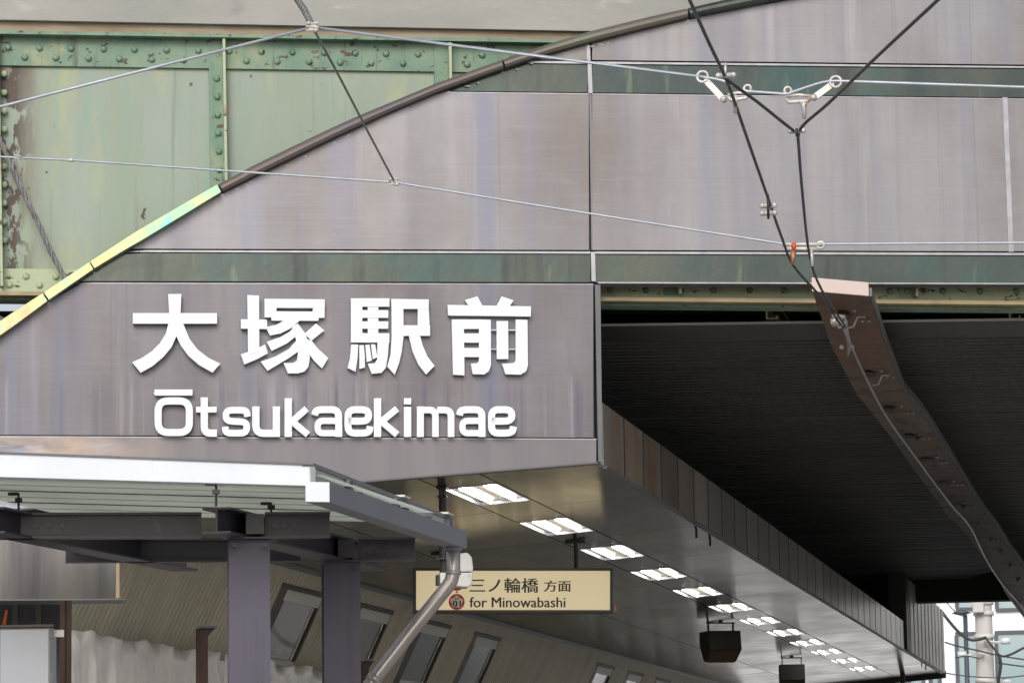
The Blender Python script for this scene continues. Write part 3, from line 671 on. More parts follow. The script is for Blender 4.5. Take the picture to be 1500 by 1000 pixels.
# tall ribbed end panels
xs_ = []
y = 56.1; ytop = lambda yy_: hit(1385 if yy_ > 60 else 1330, 850, V((XR, 0, 0)), X_).z
while y < 65.4:
    y2 = y + 0.92; j = 0.03
    t0_ = 5.26 if y < 58.5 else 5.26
    za_ = 5.28 if y < 59 else 5.28 - (y - 59) * 0.0
    MB().prism([V((XR, y, zs(XR) - 0.01)), V((XR + 0.05, y + 0.12, zs(XR) - 0.01)), V((XR + 0.05, y2 - 0.2, zs(XR) - 0.01)), V((XR, y2 - 0.04, zs(XR) - 0.01))], (0, 0, za_ - zs(XR))).build('end_panel', 'endpanel', rf)
    y += 0.95
MB().box((XR - 0.06, 60.8, (zs(XR) + 5.25) / 2), (0.03, 0, 0), (0, 4.7, 0), (0, 0, (5.25 - zs(XR)) / 2)).build('end_backing', 'dark', rf)
for (x, y, l) in ((1020, 776, 0.07), (1040, 788, 0.07), (1350, 968, 0.1), (1356, 972, 0.1)):
    p = SO(x, y); MB().tube([p + Z_ * 0.02, p - Z_ * l], 0.012, 6).build('hanger_rod', 'dark', rf)
p = SO(1322, 985); MB().tube([p + Z_ * 0.02, p - Z_ * 1.2], 0.045, 8).build('hanger_rod', 'dark', rf)
MB().box((-5.7, 65.76, zs(-5.7) - 0.02), (1.9, 0, 1.9 * 0.08), (0, 0.05, 0), (0, 0, 0.07)).build('far_edge_beam', 'dark', rf)

# lamps
def slab_frame(Y):
    c = V((-4.93, Y, zs(-4.93))); ex = V((_ab.x, 0, _ab.z)).normalized(); return c, ex
lamp_names = ['nearest', 'second', 'third', 'fourth', 'fifth', 'sixth', 'seventh', 'eighth', 'ninth', 'tenth', 'eleventh', 'farthest']
EX = V((_ab.x, 0, _ab.z)).normalized()
hw, hl = 0.215, 0.72
fr = MB(); 
for sx in (-1, 1): fr.box(EX * (sx * (hw - 0.008)) - SN * 0.010, EX * 0.008, Y_ * hl, SN * 0.014)
for sy in (-1, 1): fr.box(Y_ * (sy * (hl - 0.012)) - SN * 0.010, EX * (hw - 0.0165), Y_ * 0.012, SN * 0.0135)
FRM = rawmesh('lamp_frame', fr, 'rail')
TRY = rawmesh('lamp_tray', MB().box(-SN * 0.026, EX * (hw - 0.0165), Y_ * (hl - 0.0245), SN * 0.003), 'tray')
TUB = rawmesh('lamp_tube', MB().tube([Y_ * -(hl - 0.12) - SN * 0.006, Y_ * (hl - 0.12) - SN * 0.006], 0.015, 8), 'tube', True)
DIV = rawmesh('lamp_divider', MB().prism([EX * -0.035 - SN * 0.022, EX * 0.035 - SN * 0.022, -SN * 0.006], Y_ * 1.3), 'tray')
for k in range(12):
    Y = LY[k]
    c = V((-4.93, Y, zs(-4.93)))
    lt = thing('ceiling_lamp', c, '%s lit twin-tube lamp in the soffit row%s' % (lamp_names[k], ', counted from the sign fascia' if 0 < k < 11 else ' from the sign fascia' if k == 0 else ', beside the far roof edge'), 'lamp', 'twin-tube lamps along the platform soffit')
    inst(FRM, 'frame', c, lt); inst(TRY, 'tray', c, lt)
    inst(DIV, 'reflector', c - Y_ * 0.65, lt)
    for s in (-0.095, 0.095): inst(TUB, 'tube', c + EX * s, lt)

# ================================================================== SLANTED WINDOW WALL
wl = thing('slanted_wall', wp(38, 1.0), 'ribbed olive metal wall leaning outwards under the soffit, with slanted windows', 'wall')
TB = (WT - V((0, 0, 2.93))).z / -WD.z                 # distance down the slope to the sheet line
TB = abs((WT.z - 2.93) / WD.z)
def corr(Y0, Y1, t0, t1, name, mname='wall', o=0.0, pitch=0.118):
    mb = MB(); pr = []; Y = Y0
    while Y < Y1 - 1e-6:
        for dy, do in ((0, 0), (0.06, 0), (0.075, -0.022), (0.103, -0.022)):
            if Y + dy < Y1: pr.append((Y + dy, do))
        Y += pitch
    pr.append((Y1, 0))
    n = len(pr); vs_ = []
    for yy_, do in pr: vs_ += [wp(yy_, t0, o + do), wp(yy_, t1, o + do), wp(yy_, t0, o - 0.05), wp(yy_, t1, o - 0.05)]
    fs = []
    for i in range(n - 1):
        a, b = 4 * i, 4 * i + 4
        fs += [[a, b, b + 1, a + 1], [a + 2, a + 3, b + 3, b + 2], [a, a + 2, b + 2, b], [a + 1, b + 1, b + 3, a + 3]]
    fs += [[0, 1, 3, 2], [4 * n - 4, 4 * n - 2, 4 * n - 1, 4 * n - 3]]
    mb.add(vs_, fs); mb.build(name, mname, wl)
wins = [29.55, 32.5, 35.45, 38.4, 47.2, 50.1, 53.0, 55.9, 58.8]
WW = 1.62                                   # opening length along the track
ys0, ys1 = 23.35, 65.0
th_, tsill = 0.17, TB - 0.02
corr(ys0, ys1, 0.0, th_, 'upper_cladding')
edges = [ys0] + [e for yw in wins for e in (yw, yw + WW)] + [ys1]
for i in range(0, len(edges), 2):
    if i + 1 < len(edges) and edges[i + 1] - edges[i] > 0.05:
        corr(edges[i], edges[i + 1], th_ + 0.003, TB, 'cladding')
for yw in wins:
    def wq(ya, t0, yb, t1, o): return [wp(ya, t0, o), wp(yb, t0, o), wp(yb, t1, o), wp(ya, t1, o)]
    o = MB().prism(wq(yw + 0.36, th_ + 0.16, yw + WW - 0.05, tsill - 0.07, -0.035), -WN * 0.012).build('window', 'glass', wl)
    MB().prism(wq(yw + 0.30, th_ + 0.05, yw + WW - 0.004, th_ + 0.157, -0.012), -WN * 0.035).build('head_bar', 'winbar', o)
    MB().prism(wq(yw + 0.003, th_ + 0.005, yw + WW - 0.004, th_ + 0.047, 0.01), -WN * 0.05).build('head_trim', 'jamb', o)
    MB().prism(wq(yw + 0.36, tsill - 0.068, yw + WW - 0.004, tsill, -0.01), -WN * 0.04).build('sill', 'winbar', o)
    MB().prism([wp(yw + 0.003, th_ + 0.05, -0.002), wp(yw + 0.357, th_ + 0.05, -0.014), wp(yw + 0.357, TB, -0.014), wp(yw + 0.003, TB, -0.002)], -WN * 0.03).build('pier_strip', 'jamb', o)  # nearly flat dark brown strip along the far edge of each pier
    MB().prism(wq(yw + WW - 0.048, th_ + 0.16, yw + WW - 0.003, tsill - 0.07, -0.006), -WN * 0.05).build('jamb', 'jamb', o)
# soffit edge strip at the top of the wall
MB().prism([wp(ys0, -0.02, 0.004), wp(ys0, 0.03, 0.004), wp(ys0, 0.03, 0.02), wp(ys0, -0.02, 0.02)], Y_ * (ys1 - ys0)).build('top_trim', 'greydk', wl)

# crumpled plastic sheet hanging below the wall
def sheet(Y0, Y1, name, label):
    mb = MB(); nY = int((Y1 - Y0) / 0.035); nz = 14; vs_ = []; fs = []
    random.seed(int(Y0 * 10))
    ph = [random.uniform(0, 6) for _ in range(6)]
    pb = wp(0, TB, 0.05)
    for i in range(nY + 1):
        Y = lerp(Y0, Y1, i / nY)
        for j in range(nz + 1):
            f = j / nz
            fold = 0.03 * math.sin(Y * 13 + ph[0] + 0.5 * math.sin(Y * 5)) * min(1, f * 3 + 0.1) + 0.012 * math.sin(Y * 37 + ph[1] + f * 2) * min(1, f * 4)
            crump = 0.035 * math.sin(Y * 9 + f * 40 + ph[2]) * max(0, 1 - f * 5)
            droop = 0.014 * math.sin(Y * 4 + ph[3]) + 0.006 * math.sin(Y * 23 + ph[4])
            vs_.append(V((pb.x + 0.16 + fold + crump, Y, pb.z + 0.04 + droop * (1 - f) - f * 1.6)))
    for i in range(nY):
        for j in range(nz):
            a = i * (nz + 1) + j; fs.append([a, a + 1, a + nz + 2, a + nz + 1])
    mb.add(vs_, fs)
    o = mb.build(name, 'sheet', None, True)
    sm = o.modifiers.new('thickness', 'SOLIDIFY'); sm.thickness = 0.004
    return tag(o, label, 'plastic sheet', 'crumpled sheets under the slanted wall')
sheet(23.3, 27.9, 'plastic_sheet', 'crumpled white plastic sheet left of the first rusty post')
sheet(28.05, 33.4, 'plastic_sheet', 'crumpled white plastic sheet behind the purple columns')
tag(MB().box((-8.35, 45, 1.5), (0.12, 0, 0), (0, 20, 0), (0, 0, 1.25)).build('low_wall', 'wall'), 'plain low wall below the slanted window wall', 'wall')
# rusty posts
for (x0, x1, yt, dd, lab) in ((289, 304, 920, 26.6, 'short rusty channel post with bracket top in front of the white plastic sheet'), (530, 540, 968, 30.2, 'short rusty post with bracket top between second purple column and drainpipe')):
    a = atd(x0, yt, dd); b = atd(x1, yt, dd); wv = (b - a); wv.z = 0
    t = thing('rusty_post', V((a.x, a.y, 0.3)), lab, 'post', 'rusty posts by the slanted wall')
    z0 = 0.3
    mb = MB().prism([a, b, V((b.x, b.y, z0)), V((a.x, a.y, z0))], (0, 0.012, 0))
    mb.prism([a, a + V((0, 0.10, 0.0)), V((a.x, a.y + 0.1, z0)), V((a.x, a.y, z0))], (-0.012, 0, 0)); mb.build('shaft', 'rusty', t)
    MB().box(b + V((0.0, 0.0, 0.01)), wv * 0.75, (0, 0.06, 0), (0, 0, 0.008)).build('bracket', 'greydk', t)
    MB().prism([b + V((0, 0, 0)), b + wv * 0.7, b + V((0, 0, -0.06))], (0, 0.01, 0)).build('gusset', 'dark', t)

# hanging direction sign
ZP = plane(V((-4.99, 30.16, 4.0)), V((math.cos(math.radians(76)), -math.sin(math.radians(76)), 0)))
ZN = V((math.cos(math.radians(76)), -math.sin(math.radians(76)), 0))
zp = thing('direction_sign', ZP(756, 897), 'cream lit hanging sign reading 三ノ輪橋 方面 for Minowabashi in a bronze frame', 'sign')
X0s, X1s, Y0s, Y1s = 605.5, 897.5, 831.5, 897.0
def zq(x0, y0, x1, y1, o): return [ZP(x0, y0, o), ZP(x1, y0, o), ZP(x1, y1, o), ZP(x0, y1, o)]
MB().prism(zq(X0s + 2, Y0s + 2, X1s - 2, Y1s - 2, -0.01), -ZN * 0.16).build('housing', 'frame', zp)
for q in ((X0s, Y0s, X1s, Y0s + 4), (X0s, Y1s - 4, X1s, Y1s), (X0s, Y0s + 4, X0s + 4, Y1s - 4), (X1s - 4, Y0s + 4, X1s, Y1s - 4)):
    MB().prism(zq(*q, 0.012), -ZN * 0.17).build('frame', 'frame', zp)
face = MB().prism(zq(X0s + 4, Y0s + 4, X1s - 4, Y1s - 4, 0.0), -ZN * 0.008).build('sign_face', 'cream', zp)
MB().box(ZP(901, 890, -0.03), U * 0.012, N * 0.02, Z_ * 0.03).build('latch', 'copper', zp)
for x, yt in ((648, 790), (845, 790)):
    p = ZP(x, 832, -0.08); top = V((p.x, p.y, zs(p.x)))
    MB().tube([p, top], 0.018, 8).build('hanger_rod', 'dark', zp)
    MB().box(top - Z_ * 0.012, X_ * 0.09, Y_ * 0.05, Z_ * 0.01).build('hanger_plate', 'dark', zp)
def text(s, x0, y0, x1, y1, o, mname, parent, bold=0.012):
    c = bpy.data.curves.new('lettering', 'FONT'); c.body = s; c.size = 1; c.offset = bold; c.resolution_u = 3; c.fill_mode = 'FRONT'
    ob = bpy.data.objects.new('lettering', c); COL.objects.link(ob)
    bpy.context.view_layer.update()
    me = bpy.data.meshes.new_from_object(ob.evaluated_get(bpy.context.evaluated_depsgraph_get()))
    bpy.data.objects.remove(ob); bpy.data.curves.remove(c)
    xs = [v.co.x for v in me.vertices]; ys = [v.co.y for v in me.vertices]
    ax, bx, ay, by = min(xs), max(xs), min(ys), max(ys)
    co = [((v.co.x - ax) / (bx - ax), (v.co.y - ay) / (by - ay)) for v in me.vertices]; fc = [list(p.vertices) for p in me.polygons]
    vs_, fs = [], []
    for k, dx in enumerate((-0.35, 0.35) if y1 - y0 > 5 else (0,)):      # two passes of print make the bold weight
        b = len(vs_); vs_ += [tuple(ZP(lerp(x0, x1, tx) + dx, lerp(y1, y0, ty), o + 0.001 * k) - BASE[parent.name]) for tx, ty in co]
        fs += [[b + q for q in f] for f in fc]
    bpy.data.meshes.remove(me); me = bpy.data.meshes.new('lettering'); me.from_pydata(vs_, [], fs)
    me.materials.clear(); me.materials.append(M[mname])
    ob = bpy.data.objects.new('lettering', me); COL.objects.link(ob); ob.parent = parent; BASE[ob.name] = BASE[parent.name]
    return ob
text('三ノ輪橋', 688, 846, 788.5, 867.5, 0.004, 'print', face, 0.004)
text('方面', 797, 849.5, 836, 866, 0.004, 'print', face, 0.004)
text('for Minowabashi', 688, 874, 828, 889, 0.004, 'print', face, 0.0)
def disc(cx_, cy_, r, o, mname, n=28, star=0.0, name='emblem'):
    pts = [ZP(cx_ + (r * (1 + star * math.cos(5 * a))) * math.sin(a), cy_ - (r * (1 + star * math.cos(5 * a))) * math.cos(a), o) for a in [2 * math.pi * k / n for k in range(n)]]
    return MB().prism(pts, -ZN * 0.002).build(name, mname, face)
disc(669, 881, 11.7, 0.004, 'redprint')
disc(669, 881, 8.6, 0.007, 'whiteprint', 40, 0.13)
text('SA', 666, 874.5, 672.5, 878, 0.010, 'print', face, 0.0)
text('01', 663.3, 879.3, 674.7, 888.3, 0.010, 'print', face, 0.0)
disc(669, 853, 11.7, 0.004, 'redprint')
disc(669, 853, 8.6, 0.007, 'whiteprint', 40, 0.13)
MB().prism(zq(668, 865.5, 670.5, 867.8, 0.004), -ZN * 0.002).build('dot', 'print', face)
MB().prism(zq(652, 866, 656, 874, 0.004), -ZN * 0.002).build('dot', 'redprint', face)

# pole with a pale box hanging in front of the sign
pt = SO(648, 713); pb_ = hit(650, 838, pt, N)
hb = thing('hanging_box', V((pt.x, pt.y, pb_.z)), 'pale grey rounded box on a black hanging pole beside the drainpipe bend', 'speaker')
MB().tube([pt + Z_ * 0.0, V((pt.x, pt.y, pb_.z - 0.05))], 0.028, 8).build('pole', 'dark', hb)
MB().box(pt - Z_ * 0.008, X_ * 0.04, Y_ * 0.04, Z_ * 0.005).build('ceiling_plate', 'dark', hb)
HP = plane(pt + N * 0.03, N)
MB().prism([HP(x, y, 0.07) for x, y in ((664, 812), (684, 810), (690, 817), (692, 834), (690, 838), (664, 838))], -N * 0.16).build('cover', 'box', hb, bevel=0.012)
MB().prism([HP(x, y, 0.08) for x, y in ((643, 839), (691, 839), (690, 856), (684, 861), (643, 857))], -N * 0.18).build('case', 'box', hb, bevel=0.012)
MB().prism([HP(x, y, 0.05) for x, y in ((639, 842), (643, 842), (643, 857), (639, 857))], -N * 0.1).build('bracket', 'dark', hb)
for yy_ in (727, 818): MB().box(HP(648, yy_), X_ * 0.036, Y_ * 0.035, Z_ * 0.005).build('cable_tie', 'dark', hb)
MB().tube([HP(641, 712, 0.03), HP(643, 717, 0.035), HP(646, 726, 0.035)], 0.008, 6).build('cable', 'dark', hb)

# loudspeakers under the soffit
def speaker(x, y, wd, hh, dp, label, rz=0):
    p = SO(x, y); zt_ = p.z - 0.13
    t = thing('loudspeaker', V((p.x, p.y, zt_ - hh)), label, 'loudspeaker', 'brown loudspeakers under the soffit')
    a = V((p.x, p.y, zt_))
    # wedge cabinet: wide face looks down and towards the street
    pr = [V((0, 0, 0)), V((0, dp, 0)), V((0, dp, -hh * 0.45)), V((0, dp * 0.55, -hh)), V((0, -dp * 0.1, -hh * 0.62))]
    MB().prism([a - X_ * wd / 2 + q for q in pr], X_ * wd).build('cabinet', 'speaker', t, bevel=0.012)
    n_ = V((0, -hh * 0.38, -dp * 0.65)).normalized()
    g0 = a - X_ * (wd / 2 - 0.03)
    MB().prism([g0 + pr[3] + n_ * 0.002 - V((0, 0.02, 0)), g0 + pr[4] + n_ * 0.002 + V((0, 0.02, 0)), g0 + pr[4] + n_ * 0.002 + V((wd - 0.06, 0.02, 0)), g0 + pr[3] + n_ * 0.002 + V((wd - 0.06, -0.02, 0))], n_ * 0.006).build('grille', 'speakerface', t)
    for s in (-1, 1):
        MB().box(a + X_ * (s * (wd / 2 - 0.05)) + V((0, dp * 0.4, 0.05)), X_ * 0.008, Y_ * 0.02, Z_ * 0.05).build('bracket_arm', 'dark', t)
    MB().box(a + V((0, dp * 0.4, 0.106)), X_ * (wd / 2 - 0.03), Y_ * 0.03, Z_ * 0.008).build('bracket_bar', 'dark', t)
    MB().tube([a + V((0, dp * 0.4, 0.1)), a + V((0, dp * 0.4, 0.14))], 0.03, 8).build('stem', 'dark', t)
    t.rotation_euler = (0, 0, math.radians(rz))
speaker(1061, 908, 0.43, 0.39, 0.42, 'nearer brown wedge loudspeaker hanging under the soffit left of the lamps', 24)
speaker(1160, 960, 0.40, 0.40, 0.42, 'farther brown loudspeaker hanging under the soffit at the bottom edge', 8)

# ================================================================== FOREGROUND SHELTER
zbm = (EYE + ray(365, 788) * 19.3).z
c1 = onz(365, 788, zbm); c2 = onz(499, 822, zbm)
PA = plane(c1, N); PB = plane(c2, N)
BH = 0.145
sh = thing('platform_shelter', V((c1.x, c1.y, 0)), 'steel platform shelter with purple columns, dark beams and white roof edge', 'shelter')
def vdn(p, z): return V((p.x, p.y, z))
# columns (H section)
ld = (c2 - c1).normalized(); lp = ld.cross(Z_).normalized()
def column(c, wd, mname):
    hw_, dp = wd / 2, 0.2
    mb = MB(); e = U; f = -N
    pr = [(-hw_, 0), (hw_, 0), (hw_, 0.014), (0.006, 0.014), (0.006, dp - 0.014), (hw_, dp - 0.014), (hw_, dp), (-hw_, dp), (-hw_, dp - 0.014), (-0.006, dp - 0.014), (-0.006, 0.014), (-hw_, 0.014)]
    b0 = V((c.x, c.y, 0.3)) - f * 0.1
    mb.prism([b0 + e * a_ + f * b_ for a_, b_ in pr], (0, 0, zbm - 0.304)); return mb.build('column', mname, sh)
column(onz(364, 792, zbm - 0.01), 0.232, 'purple')
column(onz(499, 825, zbm - 0.01), 0.226, 'purple')
# cross beams parallel to the fascia
def cross(P, x0, x1, yb, nm='cross_beam'):
    a, b = P(x0, yb), P(x1, yb); a.z = b.z = zbm
    return MB().ibeam(a, b, BH, 0.10).build(nm, 'purple_dark', sh)
cr1 = cross(PA, -150, 295, 789); cr2 = cross(PA, 388, 483, 789)
cr3 = cross(PB, 96, 440, 825); cr4 = cross(PB, 525, 608, 826)
# long beams running back under the roof
e1 = onz(317, 781, zbm); far1 = c2 + ld * 0.9
MB().ibeam(e1, far1, BH, 0.165, 0.013, 0.012).build('long_beam', 'purple_dark', sh)
e0 = onz(-14, 781, zbm)
MB().ibeam(e0, e0 + (far1 - e1), BH, 0.165, 0.013, 0.012).build('long_beam', 'purple_dark', sh)
e2 = e1 + (e1 - e0)
# end plates and bolted splices
def splice(P, x0, x1, y0, y1, bx, by):
    pl = MB().prism([P(x0, y0, 0.012), P(x1, y0, 0.012), P(x1, y1, 0.012), P(x0, y1, 0.012)], -N * 0.008).build('splice_plate', 'purple_dark', sh)
    for x in bx: MB().tube([P(x, by, 0.01), P(x, by, 0.03)], 0.016, 6).build('bolt', 'purple', pl)
splice(PA, 38, 105, 758, 783, (52, 71, 92), 770.5)
splice(PB, 100, 160, 799, 820, (110, 128, 148), 807.5)
for c in (onz(372, 788, zbm), onz(505, 822, zbm)):
    MB().box(V((c.x, c.y, zbm + BH / 2)), U * 0.05, N * 0.11, Z_ * (BH / 2 - 0.016)).build('stiffener', 'purple_dark', sh)
    MB().box(V((c.x, c.y, zbm - 0.005)), U * 0.13, N * 0.12, Z_ * 0.004).build('cap_plate', 'purple_dark', sh)
splice(PA, 392, 440, 758, 783, (402, 416, 430), 770.5)
splice(PB, 530, 575, 797, 821, (540, 553, 566), 809)
for (px_, py_, P_) in ((364, 800, PA), (499, 834, PB)):      # cap bolts and seat angle on each column head
    for dx in (-22, 22): MB().tube([P_(px_ + dx, py_, 0.10), P_(px_ + dx, py_, 0.125)], 0.014, 6).build('bolt', 'purple', sh)
# white front fascia, falling slightly to the right
fd = 18.55
PF = plane(atd(457, 695, fd), N)
ft0, ft1, fb0, fb1 = (-160, 658), (457, 681), (-160, 693.5), (455, 711)
fsc = MB().prism([PF(*ft0), PF(*ft1), PF(*fb1), PF(*fb0)], -N * 0.02).build('front_fascia', 'white', sh)
MB().prism([PF(-160, 655.5, 0.012), PF(459, 678.5, 0.012), PF(459, 681.2, 0.012), PF(-160, 658.2, 0.012)], -N * 0.06).build('coping', 'greydk', sh)
MB().prism([PF(-160, 693.9, 0.003), PF(455, 711.2, 0.003), PF(455, 712.7, 0.003), PF(-160, 695.4, 0.003)], -N * 0.024).build('drip_edge', 'groove', sh)
# corrugated deck: ribs parallel to the front fascia
da, db = PF(-160, 695.5), PF(470, 713.1)
dd_ = db - da
mb = MB(); d = 0.03; pr = []
while d < 2.3:
    pr += [(d, 0.0), (d + 0.38, 0.0), (d + 0.383, 0.02), (d + 0.40, 0.02), (d + 0.403, 0.0), (d + 0.74, 0.0), (d + 0.745, 0.045), (d + 0.795, 0.045)]; d += 0.8
vs_ = []
for dx, hz in pr:
    o_ = ld * dx / abs(ld.dot(N)) + Z_ * hz
    vs_ += [da + o_, db + o_, da + o_ + Z_ * (0.07 - hz), db + o_ + Z_ * (0.07 - hz)]
fs = []; mi = []
for i in range(len(pr) - 1):
    a, b = 4 * i, 4 * i + 4
    fs += [[a, a + 1, b + 1, b], [a + 2, b + 2, b + 3, a + 3]]; g1 = 1 if (pr[i][1] > 0 or pr[i + 1][1] > 0) else 0; mi += [g1, 0]
n4 = 4 * len(pr)
b0 = len(mb.v); mb.v += vs_; mb.f += fs; mb.mi += mi
mb.build('roof_deck', ['deck', 'groove'], sh)
# gutter on the right edge
g_n = hit(483, 735.5, PF(483, 735) + N * 0.0, N); zg = g_n.z
g_f = onz(684, 803, zg); gv = g_f - g_n
GH = (PF(483, 706) - PF(483, 735.5)).length; gl = PF(448, 735) - PF(483, 735.5)
MB().prism([g_n, g_n + gl, g_n + gl + Z_ * GH, g_n + Z_ * GH], gv).build('gutter', 'grey', sh)  # side grey and end plate white: shade and light painted in
MB().prism([g_n - gv.normalized() * 0.006 + Z_ * 0.002, g_n + gl - gv.normalized() * 0.006 + Z_ * 0.002, g_n + gl + Z_ * GH - gv.normalized() * 0.006, g_n + Z_ * GH - gv.normalized() * 0.006], gv.normalized() * 0.004).build('gutter_end', 'white', sh)
# roof edge trim above the gutter
t_n = PF(459, 683.5); t_f = onz(661, 761, t_n.z); tv = t_f - t_n
MB().prism([t_n, t_n - U * 0.06, t_n - U * 0.06 + Z_ * 0.022, t_n + Z_ * 0.022], tv).build('roof_edge_trim', 'grey', sh)
MB().prism([t_n - U * 0.012 - Z_ * 0.002, t_n - U * 0.022 - Z_ * 0.002, t_n - U * 0.022 - Z_ * 0.085, t_n - U * 0.012 - Z_ * 0.085], tv).build('side_flashing', 'deck', sh)
MB().prism([PF(455, 681.5, 0.002), PF(462, 684.5, 0.002), PF(462, 712, 0.002), PF(455, 711, 0.002)], -N * 0.018).build('corner_cover', 'grey', sh)
for f in (0.22, 0.55, 0.62, 0.97):
    p = t_n + tv * f; MB().box(p - U * 0.01 - Z_ * 0.03, U * 0.03, Y_ * 0.04, Z_ * 0.028).build('trim_bracket', 'greydk', sh)
for f in (0.61, 0.96):
    p = t_n + tv * f; MB().box(p + Z_ * 0.026, U * 0.03, Y_ * 0.09, Z_ * 0.006).build('clip_plate', 'winbar', sh)
# hook bolts between deck and beams
for x, y0, y1, pl in ((27, 722, 748, PA), (317, 707, 740, PF), (398, 736, 752, PA)):
    a = pl(x, y0, -0.05); b = pl(x, y1, -0.05)
    hk = MB().tube([a - U * 0.05, a, b], 0.008, 6)
    hk.box(a.lerp(b, 0.35), U * 0.02, N * 0.02, Z_ * 0.012); hk.box(a - U * 0.03, U * 0.03, N * 0.015, Z_ * 0.008); hk.build('hook_bolt', 'dark', sh)
# drainpipe
PD = plane(g_f - gv.normalized() * 0.12, N)
dpth = [PD(664, 800), PD(664, 838), PD(661, 850), PD(655, 859), PD(600, 927), PD(545, 998)]
last = PD(520, 1030)
dpth += [last, V((last.x, last.y, 0.3))]
MB().tube(dpth, 0.045, 14).build('drainpipe', 'pipe', sh, True)
MB().tube([PD(664, 799), PD(664, 806)], 0.055, 14).build('outlet_collar', 'grey', sh, True)
MB().tube([PD(664, 836), PD(664, 841)], 0.050, 14).build('pipe_collar', 'pipe', sh, True)
MB().tube([PD(551, 990), PD(545, 998)], 0.052, 14).build('pipe_collar', 'pipe', sh, True)

# stainless duct box and the dark enclosure at the left edge
PDu = plane(atd(120, 850, 22.6), N)
du = thing('stainless_duct', PDu(60, 878), 'stainless steel box duct behind the shelter beams at the left edge', 'duct')
MB().prism([PDu(-160, 786), PDu(172, 786), PDu(170, 877), PDu(-160, 879)], -N * 0.4).build('casing', 'duct', du)
MB().prism([PDu(170.5, 787, 0.004), PDu(175, 787, 0.004), PDu(175, 875, 0.004), PDu(169.5, 876, 0.004)], -N * 0.41).build('end_flange', 'tan', du)
MB().prism([PDu(-160, 878.5, 0.01), PDu(182, 876.5, 0.01), PDu(182, 878, 0.01), PDu(-160, 880.5, 0.01)], -N * 0.43).build('bottom_lip', 'greydk', du)
PW = plane(atd(40, 900, 23.4), N)
pn = PW(-160, 875); qn = PW(88, 875)
enc = thing('dark_enclosure', V((qn.x, qn.y, 0.3)), 'dark brown steel enclosure under the stainless duct', 'enclosure')
MB().prism([pn, qn, V((qn.x, qn.y, 0.3)), V((pn.x, pn.y, 0.3))], -N * 0.05).build('panel', 'dark', enc)
for x in (-40, 18, 52): 
    a = PW(x, 880, 0.02); MB().prism([a, a + U * 0.04, V((a.x + U.x * .04, a.y + U.y * .04, 0.3)), V((a.x, a.y, 0.3))], -N * 0.018).build('rib', 'jamb', enc)
a, b = PW(6, 915, 0.03), PW(9, 893, 0.03)
MB().prism([a - U * 0.012, a + U * 0.012, b + U * 0.012, b - U * 0.004], -N * 0.012).build('warning_tape', 'orange', enc)
PC = plane(atd(96, 900, 20.6), N)
a, b = PC(88, 879), PC(105, 879)
cl_ = thing('rusty_column', V((a.x, a.y, 0.3)), 'rusty brown steel column between the grey cabinet and the plastic sheet', 'column')
MB().prism([a, b, V((b.x, b.y, 0.3)), V((a.x, a.y, 0.3))], -N * 0.01).build('front_flange', 'rusty', cl_)
m_ = (a + b) / 2
MB().prism([m_ - U * 0.005, m_ + U * 0.005, V((m_.x, m_.y, 0.3)) + U * 0.005, V((m_.x, m_.y, 0.3)) - U * 0.005], -N * 0.12).build('web', 'rusty', cl_)
MB().prism([a - N * 0.121, b - N * 0.121, V((b.x, b.y, 0.3)) - N * 0.121, V((a.x, a.y, 0.3)) - N * 0.121], -N * 0.01).build('rear_flange', 'rusty', cl_)
PB2 = plane(atd(40, 950, 19.6), N)
cb_ = thing('grey_cabinet', PB2(40, 1060), 'light grey metal cabinet with dark hood at the bottom left corner', 'cabinet')
MB().prism([PB2(2, 922), PB2(71, 921), PB2(71, 1075), PB2(2, 1076)], -N * 0.02).build('door', 'cab', cb_)
a, b = PB2(0, 919), PB2(73, 918); c_ = PB2(73, 1080); d_ = PB2(0, 1081)
MB().prism([a - N * 0.022, b - N * 0.022, c_ - N * 0.022, d_ - N * 0.022], -N * 0.26 + U * 0.035).build('case', 'cab', cb_)
MB().prism([PB2(-2, 915.5, 0.02), PB2(78, 914, 0.02), PB2(78, 917.5, 0.02), PB2(-2, 918.5, 0.02)], -N * 0.34).build('hood', 'jamb', cb_)
for y in (927, 992): MB().box(PB2(75, y, -0.03), U * 0.008, N * 0.012, Z_ * 0.03).build('hinge', 'greydk', cb_)
MB().box(PB2(86, 926, -0.1), U * 0.03, N * 0.03, Z_ * 0.02).build('bracket', 'winbar', cb_)
MB().box(PB2(36, 1150, -0.15), U * 0.05, N * 0.05, Z_ * 0.32).build('stand', 'greydk', cb_)
# pipe stub in the black gap under the girder at the far left
a, b = FA(-60, 438, -0.35), FA(30, 480, -0.35)
tag(MB().tube([a, b], 0.06, 12).build('grey_conduit', 'pipe', None, True), 'grey pipe stub in the dark gap under the green girder', 'pipe')

